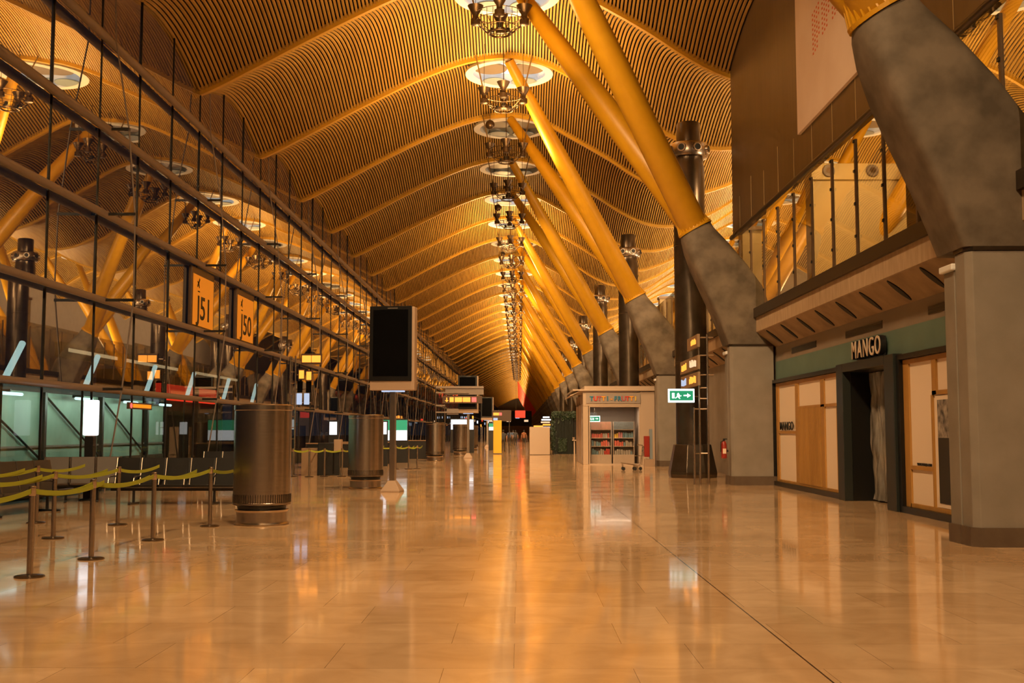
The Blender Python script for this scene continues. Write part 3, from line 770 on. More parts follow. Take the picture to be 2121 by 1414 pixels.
# ------------------------------------------------------------------ benches
def bench(label, n, loc, rz, ms, mb_, pitch=.56):
    t = thing('waiting_bench', label, 'bench', loc, 'waiting benches', rz); W = n * pitch
    MB().box(0, W, -.05, .05, .30, .36).build('rail', 'blackmetal', t)
    for k in range(n):
        x0 = k * pitch + .02; x1 = (k + 1) * pitch - .02
        MB().prism([(-.28, .40), (.18, .36), (.2, .40), (-.28, .45)], x0, x1, 'x').build('seat', ms, t, bev=.012)
        MB().prism([(.17, .40), (.21, .38), (.36, 1.0), (.31, 1.03)], x0, x1, 'x').build('backrest', mb_, t, bev=.012)
    for k in range(n + 1):
        x = k * pitch
        MB().tube([(x, .34, 1.02), (x, .18, .4)], .02, 8).build('back_rib', 'steel', t)
        if k < n: MB().tube([(x, .24, .62), (x, -.1, .62), (x, -.2, .58), (x, -.24, .44)], .02, 8).build('armrest', 'steel', t)
    for x in (.5, W - .5):
        MB().tube([(x, 0, .32), (x, 0, .04)], .03, 8).build('leg', 'blackmetal', t); MB().box(x - .03, x + .03, -.3, .3, 0, .04).build('foot', 'blackmetal', t, bev=.01)
    return t
bench('black padded bench facing the hall, behind the belt posts', 5, (-9.1, 25, 0), 0, 'seatblk', 'seatblk')
bench('grey metal bench at the left edge in front of the glass wall', 5, (-10.1, 20.6, 0), math.radians(78), 'seatgrey', 'seatgrey')
bench('brown bench between the grey bench and the white glowing column', 3, (-10.9, 25.6, 0), math.radians(20), 'seatbrn', 'seatbrn')
bench('second black bench, small, beyond the nearest drum', 4, (-9.4, 33, 0), 0, 'seatblk', 'seatblk')

# charging column
t = thing('charging_column', 'black charging column with glowing white head and round ledge', 'light column', (-10.18, 26.5, 0))
MB().lathe([(.22, 0), (.22, .03), (.1, .05)], n=24).build('base', 'blackmetal', t)
MB().box(-.1, .1, -.1, .1, .03, 1.5).build('shaft', 'blackmetal', t)
MB().lathe([(.1, .82), (.32, .84), (.32, .87), (.1, .89)], n=24).build('ledge', 'blackmetal', t)
MB().box(-.09, .09, -.09, .09, 1.44, 1.52).build('neck', 'casing', t)
MB().box(-.155, .155, -.12, .12, 1.52, 2.36).build('light_head', 'lampwhite', t, bev=.03)

# gate information tower on the left
t = thing('information_tower', 'lattice information tower with lit orange signs beside the nearest drum', 'sign tower', (-8.3, 42, 0))
for x, y in ((-.35, 0), (-.15, 0), (-.35, .3)): MB().tube([(x, y, 0), (x, y, 4.45)], .03, 8).build('post', 'steel', t)
q = MB()
for k in range(10): q.tube([(-.35, 0, .5 + k * .42), (-.15, 0, .5 + k * .42)], .018, 6); q.tube([(-.35, 0, .5 + k * .42), (-.35, .3, .5 + k * .42)], .018, 6)
q.build('rungs', 'steel', t)
MB().tube([(-.15, 0, 4.33), (.1, 0, 4.33)], .025, 8).build('sign_arm', 'steel', t)
s_ = MB().box(.06, .84, -.06, .06, 4.14, 4.54).build('sign_box', 'signbox', t, bev=.01)
MB().box(.1, .44, -.075, -.06, 4.21, 4.47).build('lit_panel', 'litorange', s_, bev=.02); MB().box(.46, .80, -.075, -.06, 4.21, 4.47).build('lit_panel', 'litorange', s_, bev=.02)
for k, (x, z) in enumerate(((-.02, 3.6), (.26, 3.55))):
    s_ = MB().box(x - .03, x + .22, 0, .06, z - .04, z + .36).build('small_sign', 'signbox', t); MB().box(x, x + .19, -.015, 0, z, z + .31).build('lit_panel', 'litorange', s_, bev=.02)
    MB().box(-.05 - .03 + k * .33, .12 + k * .33, 0, .06, 3.08, 3.5).build('dark_screen', 'screen', t)
    MB().box(-.1 + k * .28, .1 + k * .28, -.01, .05, 2.62, 3.05).build('lit_screen', 'bluewhite', t, bev=.02)
MB().box(-.15, .5, .06, .09, 2.5, 4.1).build('backing_bar', 'steel', t) if False else None
q = MB()
for z in (2.7, 3.2, 3.75): q.tube([(-.15, .08, z), (.45, .08, z)], .02, 6)
q.build('cross_bars', 'steel', t)

# boarding desk
t = thing('boarding_desk', 'dark boarding desk with a beige printer box, left of the second drum', 'desk', (-7.15, 41.5, 0))
MB().box(-.28, .28, -.3, .3, 0, 1.2).build('body', 'seatblk', t, bev=.03); MB().box(-.9, -.3, -.2, .3, 0, 1.0).build('side_panel', 'signtaupe', t, bev=.01)
MB().box(-.95, .3, -.25, .35, 1.0, 1.05).build('counter_top', 'signtaupe', t, bev=.01) if False else None
MB().box(.29, .56, -.2, .2, .86, 1.32).build('printer_box', 'casing', t, bev=.02); MB().box(.3, .5, -.1, .1, 0, .86).build('printer_stand', 'blackmetal', t)
# left side lit panels
def lit_totem(label, x, y, w, z0, z1, m, extra=None):
    t = thing('lit_totem', label, 'lit display', (x, y, 0), 'lit totems along the left')
    MB().box(-w / 2 - .04, w / 2 + .04, .0, .14, 0, z1 + .06).build('body', 'blackmetal', t, bev=.01)
    MB().box(-w / 2, w / 2, -.02, 0, z0, z1).build('lit_face', m, t)
    if extra: MB().box(-w / 2, w / 2, -.03, -.02, z0 + (z1 - z0) * .5, z1).build('green_picture', extra, t)
    return t
lit_totem('white lit totem left of the second drum', -7.5, 45, .3, 1.48, 2.0, 'litwhite')
lit_totem('white lit totem between second drum and display pole', -6.35, 52, .35, 1.48, 2.05, 'litwhite')
lit_totem('wide white and green lit screen, right of the display pole', -6.5, 58, 1.35, 1.15, 2.2, 'litwhite', 'litgreen')
lit_totem('wide bluish lit screen above the fourth drum', -4.3, 84, 1.7, 1.75, 2.5, 'litwhite')
lit_totem('small lit white and green screen left of the yellow panel', -2.3, 97, .7, 1.7, 2.3, 'litwhite', 'litgreen')
# dark counters further on
for x, y, w, lab in ((-7.6, 56, 2.4, 'dark counter under the white and green lit screen'), (-8.5, 50, 2, 'dark counter behind the second drum'), (-6.3, 66, 2.2, 'dark counter behind the third drum')):
    t = thing('service_counter', lab, 'counter', (x, y, 0)); MB().box(-w / 2, w / 2, 0, .6, 0, 1.05).build('body', 'seatblk', t, bev=.02); MB().box(-w / 2 - .05, w / 2 + .05, -.05, .65, 1.05, 1.1).build('top', 'signtaupe', t)
# gantry sign
t = thing('sign_gantry', 'grey gantry carrying a lit orange sign box, above the third drum', 'sign gantry', (-3.4, 66, 0))
for x in (-1.55, -1.02): MB().tube([(x, 0, 0), (x, 0, 4.3)], .04, 8).build('post', 'steel', t)
MB().box(-1.55, 1.28, -.05, .05, 4.16, 4.28).build('crossbeam', 'tube', t); MB().box(-1.0, 1.28, .05, .15, 3.78, 4.16).build('blank_panel', 'tube', t)
MB().box(-1.55, .4, -.05, .05, 3.86, 3.94).build('lower_rail', 'tube', t); MB().box(-1.55, -.2, -.05, .05, 2.7, 2.78).build('lower_rail', 'tube', t); MB().box(-.9, -.2, .05, .12, 2.6, 2.95).build('blank_panel', 'tube', t)
MB().box(-1.55, -1.0, -.05, .05, 3.1, 3.18).build('lower_rail', 'tube', t)
s_ = MB().box(-1.15, 1.2, -.16, -.05, 3.26, 3.7).build('sign_box', 'signbox', t, bev=.01)
q = MB(); q.box(-.92, -.86, -.175, -.16, 3.4, 3.6); q.prism([(-1.0, 3.45), (-.78, 3.45), (-.89, 3.33)], -.175, -.16); q.build('down_arrow', 'litorange', s_)
for x0, x1, m in ((-.72, -.48, 'litorange'), (-.42, .02, 'litorange'), (.06, .5, 'litorange'), (.58, .86, 'litredpink')): MB().box(x0, x1, -.175, -.16, 3.34, 3.62).build('lit_symbol', m, s_, bev=.02)
t = thing('flight_sign', 'small hanging sign with orange and red symbols above the yellow panel', 'sign', (-1.5, 82, 0))
MB().box(-.5, .9, 0, .12, 2.35, 3.15).build('sign_box', 'signbox', t, bev=.01); MB().box(-.42, .0, -.015, 0, 2.78, 2.98).build('lit_symbol', 'litorange', t); MB().box(.02, .2, -.015, 0, 2.78, 2.98).build('lit_symbol', 'litredpink', t)
MB().box(-.42, -.1, -.015, 0, 2.42, 2.6).build('lit_symbol', 'bluewhite', t); MB().tube([(.75, .06, 0), (.75, .06, 2.35)], .04, 8).build('post', 'steel', t)
t = thing('information_totem', 'tall yellow panel standing in the middle distance', 'panel', (-1.55, 80, 0)); MB().box(-.32, .27, 0, .25, 0.02, 2.4).build('panel', 'yellowpan', t, bev=.01); MB().box(-.35, .3, -.02, .27, 0, .06).build('foot', 'plinth', t)

# amber strips at the glass
for y, ln, lab in ((30.3, 1.9, 'amber and red lit strip sign low on the glass, above the black bench'), (48.5, 2.6, 'amber and red lit strip sign low on the glass, left of the second drum')):
    t = thing('strip_sign', lab, 'sign', (-10.62, y, 2.25)); MB().box(-.06, 0, 0, ln, -.02, .16).build('housing', 'signbox', t)
    MB().box(0, .012, .32, ln - .1, .02, .12).build('lit_strip', 'litamber', t); MB().tube([(0, .17, .07), (.015, .17, .07)], .07, 14).build('red_lamp', 'litredpink', t)

# ------------------------------------------------------------------ outside the glass
t = thing('boarding_bridge', 'pale green boarding bridge outside, behind the lower glass', 'boarding bridge', (-14, 28, 0))
MB().box(-.2, 0, -2, 15.8, .75, 2.75).build('side_panel', 'bridgegreen', t); MB().box(-2, .1, -2, 15.8, 2.75, 3.0).build('roof', 'apron', t); MB().box(-2, .1, -2, 15.8, .2, .75).build('sill', 'seatbrn', t)
MB().box(0, .06, -2, 15.8, 1.15, 1.21).build('handrail', 'tubewhite' if False else 'disc_grey', t)
for y in (0, 4.5, 9, 13.5): MB().box(0, .16, y, y + .16, -.35, 2.75).build('post', 'mullion', t)
for y in (0, 4.5, 9): MB().tube([(.08, y + .1, 2.7), (.08, y + 4.5, .8)], .035, 6).build('brace', 'mullion', t)
for y in (1.0, 6.0, 10.2, 14): MB().tube([(.45, y, 2.62), (.45, y + 1.3, 2.62)], .045, 8).build('fluorescent_tube', 'tubewhite', t)
q = MB()
for y in (1.0, 6.0, 10.2, 14): q.box(.1, .45, y + .6, y + .66, 2.66, 2.74)
q.build('lamp_bracket', 'mullion', t)
for i, y in enumerate((25.0, 29.6, 34.4, 38.6, 43.3, 47.9)):
    t = thing('slanted_lamp', ['first slanted white tube lamp outside the glass from the left edge', 'second slanted white tube lamp outside the glass', 'third slanted white tube lamp outside, behind the orange strip', 'fourth slanted white tube lamp outside, below the J51 sign', 'fifth slanted white tube lamp outside, below the J50 sign', 'sixth and smallest slanted white tube lamp outside'][i], 'lamp', (-11.45, y, 2.7), 'slanted tube lamps outside')
    MB().tube([(0, -.25, .12), (0, .55, .95)], .075, 8).build('tube', 'tubewhite', t); MB().tube([(-.06, -.3, 0), (-.06, .6, .95)], .03, 6).build('batten', 'mullion', t); MB().tube([(-.06, -.3, .02), (-.06, -.3, -3.05)], .03, 6).build('support', 'mullion', t)
t = thing('sign_reflection', 'reflection of a red shop sign, built as a glowing box outside the glass below the J51 sign', 'sign', (-15.5, 48, 0))
MB().box(-.2, 0, 0, 9, 3.0, 3.7).build('lit_face', 'litred', t); MB().box(-2, -.2, -2, 11, -.35, 4.2).build('building', 'apron', t)  # glowing box imitates a mirrored shop sign; the block behind is added
t = thing('strip_reflection', 'reflection of pale shop signs, built as long glowing cream bars outside the glass under the gate signs', 'light strip', (-15.2, 40, 0))
for y0, y1 in ((-2.5, 2), (3, 9.5), (12, 20)): MB().box(-.05, 0, y0, y1, 4.3, 4.42).build('lit_strip', 'litcream', t)
MB().box(-.3, -.05, -3, 20.5, 4.1, 4.6).build('housing', 'apron', t)  # glowing bars imitate mirrored shop signage; housing and supports are added
q = MB()
for y in (8, 13, 20): q.box(-.25, -.1, y, y + .15, -.35, 4.1)
q.build('support', 'apron', t)

# ------------------------------------------------------------------ right hand: kiosk
KY = 54.6
t = thing('sweets_kiosk', 'white sweets kiosk with multicoloured lettering and stocked shelves', 'kiosk', (3.1, KY, 0))
MB().box(0, .3, 0, 6.6, 0, 2.95).build('side_wall', 'kioskw', t, bev=.01)
q = MB()
for y in (.9, 1.05, 4, 4.15): q.box(-.012, 0, y, y + .03, .05, 2.95)
q.build('panel_joints', 'kioskgrey', t)
q = MB().box(0, .25, 0, .2, 2.95, 3.45)
for y in (2.2, 4.2, 6.3): q.box(0, .15, y, y + .15, 2.95, 3.45)
q.build('clerestory_post', 'kioskw', t)
MB().box(2.8, 3.5, 0, 6.6, 0, 3.55).build('side_wall', 'kioskw', t, bev=.01)
MB().box(.3, 2.8, 2.6, 2.8, 0, 3.4).build('rear_wall', 'kioskw', t)
MB().box(0, 2.8, -.02, .14, 2.86, 3.5).build('lintel', 'kioskw', t)
sb = MB().box(.16, 2.8, -.06, -.02, 2.98, 3.46).build('name_board', 'kioskgrey', t)
s = 'TUTTI-FRUTTI'; cs = ['tb', 'tr', 'tr', 'to', 'tb', 'to', 'tb', 'tg', 'tm', 'tr', 'to', 'ty']
s2 = ['tb', 'tr', 'tm', 'to', 'tb', 'to', 'tb', 'tb', 'tm', 'tr', 'to', 'ty']
for k, chh in enumerate(s):
    text_mesh('letter', chh, .30, .03, s2[k], sb, (.42 + k * .195, -.08, 3.2), '-y', 1.0, .012)
MB().box(-.5, 3.5, -.15, 6.7, 3.58, 3.66).build('roof', 'kioskw', t, bev=.02)
MB().prism([(-.55, 3.3), (-.5, 3.3), (.2, 3.62), (.2, 3.66), (-.45, 3.66)], 0, 8).build('canopy', 'kioskw', t) if False else MB().loft([[(-.62, 0, 3.34), (-.62, 6.7, 3.34), (-.62, 6.7, 3.38), (-.62, 0, 3.38)], [(0, 0, 3.6), (0, 6.7, 3.6), (0, 6.7, 3.66), (0, 0, 3.66)]]).build('canopy', 'kioskw', t)
MB().box(.1, 3.55, .4, 6.6, 3.66, 3.84).build('roof_upstand', 'kioskw', t)
MB().add([(.3, .06, .05), (2.8, .06, .05), (2.8, .06, 2.86), (.3, .06, 2.86)], [(0, 1, 2, 3)]).build('glass_door', 'kglass', t)
q = MB(); q.box(.26, .34, .0, .12, 0, 2.86); q.box(2.74, 2.8, .0, .12, 0, 2.86); q.box(.34, 2.74, 0, .12, 2.8, 2.86); q.box(.34, 2.74, 0, .12, 0, .05); q.box(1.46, 1.5, .0, .1, .05, .46); q.build('door_frame', 'kioskw', t)
for k in range(2):
    x0 = .42 + k * 1.13
    c = thing('sweet_shelf', ['stocked shelf unit with pink patterned top inside the kiosk', 'stocked shelf unit with grey patterned top inside the kiosk'][k], 'shelf unit', (3.1 + x0, KY + 1.0, 0))
    q = MB(); q.box(0, .03, 0, .5, 0, 2.1); q.box(1.02, 1.05, 0, .5, 0, 2.1); q.box(0, 1.05, .47, .5, 0, 2.1)
    q.build('carcass', 'kioskw', c)
    MB().box(.03, 1.02, -.01, .45, .0, .44).build('plinth_drawer', 'kioskw', c)
    for z in (.44, .86, 1.27, 1.68): MB().box(.03, 1.02, 0, .47, z, z + .03).build('shelf', 'kioskw', c)
    MB().box(.03, 1.02, -.01, .02, 1.71, 2.09).build('patterned_header', 'pinkpat' if k == 0 else 'bluepat', c)
    rr = random.Random(5 + k)
    first = {}
    for zi, z in enumerate((.47, .89, 1.30)):
        x = .07; ci = rr.randint(0, 5)
        while x < .92:
            if rr.random() < .35: ci = rr.randint(0, 5) if k == 0 else rr.choice([2, 4, 2, 3])
            w = rr.uniform(.07, .12); h = rr.uniform(.16, .3)
            q = MB().box(0, w, 0, .1, 0, h * .8); q.add([(0, .02, h * .8), (w, .02, h * .8), (w, .08, h * .8), (0, .08, h * .8), (w * .2, .05, h), (w * .8, .05, h)], [(0, 1, 5, 4), (1, 2, 5), (2, 3, 4, 5), (3, 0, 4), (0, 3, 2, 1)])
            o = q.build('sweet_packet', 'goods%d' % ci); o.location = (3.1 + x0 + x, KY + 1.0 + rr.uniform(.03, .12), z)
            tag(o, 'small %s sweet packet on the %s kiosk shelf, %s unit' % (['red', 'yellow', 'blue grey', 'pink', 'grey brown', 'scarlet'][ci], ['lowest', 'middle', 'upper'][zi], ['left', 'right'][k]), 'sweet packet', 'sweet packets in the kiosk')
            x += w + .015
def exit_sign(label, x, y, z, w, h, yaw=0, arm=None):
    t = thing('exit_sign', label, 'exit sign', (x, y, z), None, yaw)
    MB().box(0, w, 0, .07, 0, h).build('case', 'exitwhite', t, bev=.01)
    f = MB().box(.06 * w, .94 * w, -.012, 0, .15 * h, .85 * h).build('green_face', 'exitgreen', t)
    q = MB()   # running figure, arrow
    a, b_ = .15 * w, .3 * h
    q.prism([(.14 * w, .3 * h), (.14 * w, .7 * h), (.24 * w, .7 * h), (.24 * w, .3 * h)], -.02, -.012)
    q.lathe([(.03 * w, -.02), (.03 * w, -.012)], (.36 * w, 0, 0), 4) if False else None
    q.prism([(.33 * w, .62 * h), (.38 * w, .72 * h), (.42 * w, .62 * h), (.45 * w, .5 * h), (.5 * w, .52 * h), (.5 * w, .46 * h), (.42 * w, .42 * h), (.46 * w, .28 * h), (.42 * w, .26 * h), (.36 * w, .4 * h), (.28 * w, .28 * h), (.25 * w, .32 * h), (.33 * w, .45 * h)], -.02, -.012)
    q.prism([(.58 * w, .46 * h), (.58 * w, .56 * h), (.72 * w, .56 * h), (.72 * w, .68 * h), (.86 * w, .51 * h), (.72 * w, .34 * h), (.72 * w, .46 * h)], -.02, -.012)
    q.build('white_symbol', 'exitwhite', f)
    if arm: MB().tube([Vector(p) for p in arm], .02, 8).build('arm', 'steel', t)
    return t
exit_sign('brightly glowing green and white exit sign beside the direction tower', 4.46, 33.5, 2.48, .79, .41, 0, [(.7, .05, .2), (1.0, .7, .2)])
exit_sign('small green exit sign inside the kiosk glass', 3.42, KY + .5, 2.08, .55, .3, math.radians(-12), [(.27, .03, .3), (.27, .03, 1.3)])
# direction tower
t = thing('direction_tower', 'lattice direction tower with three angled lit signs by the second column', 'sign tower', (5.52, 34.25, 0))
for x, y in ((-.18, 0), (0, .05), (.25, 0)): MB().tube([(x, y, 0), (x, y, 4.6 if x > -.1 else 2.35)], .035, 10).build('post', 'steel', t, 40)
q = MB()
for z in (.95, 2.3, 2.62, 2.95, 3.35, 3.95, 4.5): q.tube([(-.02, .05, z), (.45 if z > 3 else .25, .0, z)], .022, 8)
for z in (.95, 2.3): q.tube([(-.18, 0, z), (0, .05, z)], .022, 8)
q.build('cross_rails', 'steel', t, 40)
for (ln, z0, z1, blobs) in ((2.1, 4.20, 4.60, [(.3, 1.3, 'litorange')]), (3.7, 3.52, 3.95, [(.3, 1.6, 'litcream'), (2.3, 3.3, 'litorange')]), (3.6, 3.02, 3.44, [(.4, 1.6, 'litorange'), (2.4, 3.3, 'bluewhite')])):
    b_ = MB().box(-.06, .02, -.1, ln - .1, z0, z1).build('sign_panel', 'signtaupe', t, bev=.008)
    for (u0, u1, m_) in blobs:
        q = MB(); rr = random.Random(int(u0 * 100 + z0 * 10)); u = u0
        while u < u1:
            w = rr.uniform(.10, .2); za = z0 + rr.uniform(.08, .14); zb = z1 - rr.uniform(.08, .16)
            q.box(-.075, -.06, u - .1, u - .1 + w, za, zb); u += w + .05
        q.build('lit_symbol', m_, b_)
# extinguisher on the second column
t = thing('fire_extinguisher', 'red fire extinguisher hung on the second leaning column', 'fire extinguisher', (6.17, 33.85, .8))
MB().lathe([(.05, 0), (.085, .02), (.085, .42), (.06, .5), (.03, .53)], n=20).build('cylinder', 'redpaint', t, 40); MB().lathe([(.03, .53), (.03, .58)], n=12).build('valve', 'blackmetal', t)
MB().box(-.02, .1, -.02, .02, .57, .6).build('handle', 'blackmetal', t); MB().tube([(.03, -.02, .56), (-.1, -.05, .5), (-.1, -.04, .2)], .012, 6).build('hose', 'blackmetal', t)
MB().box(-.05, .05, -.09, -.08, .15, .3).build('label_plate', 'whitepan', t); MB().box(.05, .13, -.03, .03, .2, .26).build('wall_bracket', 'blackmetal', t)
t = thing('hose_cabinet', 'red fire hose cabinet between the kiosk and the third column', 'fire cabinet', (5.98, 51.5, 0))
MB().box(-.24, 0, 0, .3, .45, 1.4).build('cabinet', 'redpaint', t, bev=.015); MB().box(0.0, .14, .05, .2, .35, 1.72).build('side_panel', 'disc_blue', t, bev=.01); MB().box(-.24, .2, .0, .3, 0, .35).build('plinth', 'casing', t)
# trolley
t = thing('luggage_trolley', 'metal luggage trolley parked before the sweets kiosk', 'trolley', (4.45, 46.6, 0))
q = MB()
q.tube([(-.2, 0, .30), (.5, 0, .20), (.62, 0, .25), (.72, 0, .98), (.66, 0, 1.04), (.5, 0, 1.05)], .02, 8); q.tube([(-.2, .5, .30), (.5, .5, .20), (.62, .5, .25), (.72, .5, .98), (.66, .5, 1.04), (.5, .5, 1.05)], .02, 8)
for x in (-.2, .0, .25, .5): q.tube([(x, 0, .30 - (x + .2) * .14), (x, .5, .30 - (x + .2) * .14)], .015, 6)
for z in (.5, .75, .98): q.tube([(.62 + (z - .25) * .13, 0, z), (.62 + (z - .25) * .13, .5, z)], .015, 6)
q.build('frame', 'steel', t, 50)
q = MB()
for k in range(5): q.tube([(.35, .1 * k + .05, .6), (.7, .1 * k + .05, .6), (.72, .1 * k + .05, .85)], .008, 5)
q.build('basket', 'steel', t)
for x, y in ((-.12, .05), (-.12, .45), (.35, .05), (.35, .45), (.6, .25)):
    MB().tube([(x, y - .02, .07), (x, y + .02, .07)], .07, 14).build('wheel', 'blackmetal', t); MB().tube([(x, y, .08), (x - .04, y, .26)], .012, 6).build('wheel_fork', 'steel', t)
# plant kiosk
t = thing('planted_kiosk', 'dark green slatted kiosk overgrown with hanging plants', 'kiosk', (2.45, 80, 0))
MB().box(.1, 1.75, .3, 4, 0, 2.8).build('core', 'shopvoid', t)
q = MB()
for k in range(14): q.box(.0 + k * .1, .05 + k * .1, 0, .1, 0, 2.75)
for k in range(20): q.box(0, .08, .1 + k * .2, .2 + k * .2, 0, 2.75)
q.build('slats', 'slatgreen', t)
MB().box(-.05, 1.8, -.05, 4, 2.75, 2.95).build('roof_band', 'slatgreen', t)
q = MB(); rr = random.Random(2)
for k in range(1500):
    if rr.random() < .55: p = (rr.uniform(-.1, 1.7), rr.uniform(-.12, .2), 3.0 - abs(rr.gauss(0, .22)))
    else: p = (rr.gauss(-.02, .07), rr.uniform(-.1, .8), rr.uniform(.3, 2.9))
    if rr.random() < .15: p = (rr.uniform(.3, .9), -.08, rr.uniform(.2, 1.1))
    a1, a2 = rr.uniform(0, PI), rr.uniform(0, PI); u = Vector((math.cos(a1), math.sin(a1) * .5, math.sin(a2))) * .10; v = Vector((-math.sin(a1), .3, math.cos(a2))) * .06
    P_ = Vector(p); q.add([P_ - u, P_ - v, P_ + u, P_ + v], [(0, 1, 2, 3)])
o = q.build('foliage', 'leaf', t); o['kind'] = 'stuff'
MB().box(1.3, 1.75, -.5, .3, .95, 1.02).build('ledge', 'kioskw', t); MB().box(1.4, 1.5, -.4, -.3, 0, .95).build('ledge_leg', 'kioskw', t); MB().lathe([(.07, 1.02), (.09, 1.2)], (1.4, -.3, 0), 12).build('pot', 'litcream' if False else 'casing', t)
t = thing('hoarding_box', 'plain white hoarding box standing in the middle of the far concourse', 'hoarding', (.7, 76.8, 0)); MB().box(0, 1.38, 0, 3, 0.03, 1.92).build('panels', 'kioskw', t, bev=.01); MB().box(.02, 1.36, .02, 2.98, 0, .03).build('base', 'plinth', t)
q = MB().box(-.004, 0, 1.4, 1.42, .05, 1.9).build('joint', 'kioskgrey', t)
t = thing('lit_directory', 'stack of small lit direction signs right of the white hoarding', 'sign', (1.95, 98, 0))
MB().tube([(.3, .1, 0), (.3, .1, 2.95)], .05, 8).build('post', 'steel', t)
for k in range(5): MB().box(.0 + .1 * math.sin(k * 2), .75 + .12 * math.sin(k * 3), 0, .06, 1.9 + k * .22, 2.03 + k * .22).build('lit_sign', ['bluewhite', 'litorange', 'litcream', 'litwhite', 'litwhite'][k], t, bev=.02)
MB().box(-.7, .1, 0, .06, 2.0, 2.12).build('lit_sign', 'litorange', t)
# far red sign and lamp
t = thing('red_sign', 'red rectangular sign hanging at the far end of the concourse', 'sign', (0.05, 115, 0)); MB().box(-.5, .55, 0, .1, 3.0, 3.75).build('face', 'litred', t)
for x in (-.4, .45): MB().tube([(x, .05, 3.75), (x, .05, 16.9)], .012, 5).build('hanging_wire', 'wire', t)
t = thing('end_building', 'dark glazed block closing the far end of the concourse', 'building', (0, 330, 0)); MB().box(-10.5, -5.5, 0, 4, 0, 7.6).build('left_part', 'shopvoid', t); MB().box(-5.5, 3.6, 0, 4, 3.2, 7.6).build('bridge_part', 'shopvoid', t)
for k in range(5): MB().box(-9 + k * 2.6, -7.8 + k * 2.6, -.1, 0, 4.4 + (k % 2), 5 + (k % 2)).build('lit_window', ['litcream', 'bluewhite'][k % 2], t)
# distant shop light bands
q = thing('far_shop_lights', 'row of small lit shop signs in the far distance on the left', 'sign', (-9, 120, 0))
for k in range(14):
    MB().box(2.3 + .3 * (k % 3), 2.4 + .3 * (k % 3), k * 12, k * 12 + 2.2, 2.4 + .4 * (k % 3), 2.8 + .4 * (k % 3)).build('lit_sign', ['litwhite', 'litred', 'litorange', 'bluewhite'][k % 4], q)
    MB().tube([(2.35 + .3 * (k % 3), k * 12 + 1, 0), (2.35 + .3 * (k % 3), k * 12 + 1, 2.4)], .05, 6).build('post', 'steel', q)

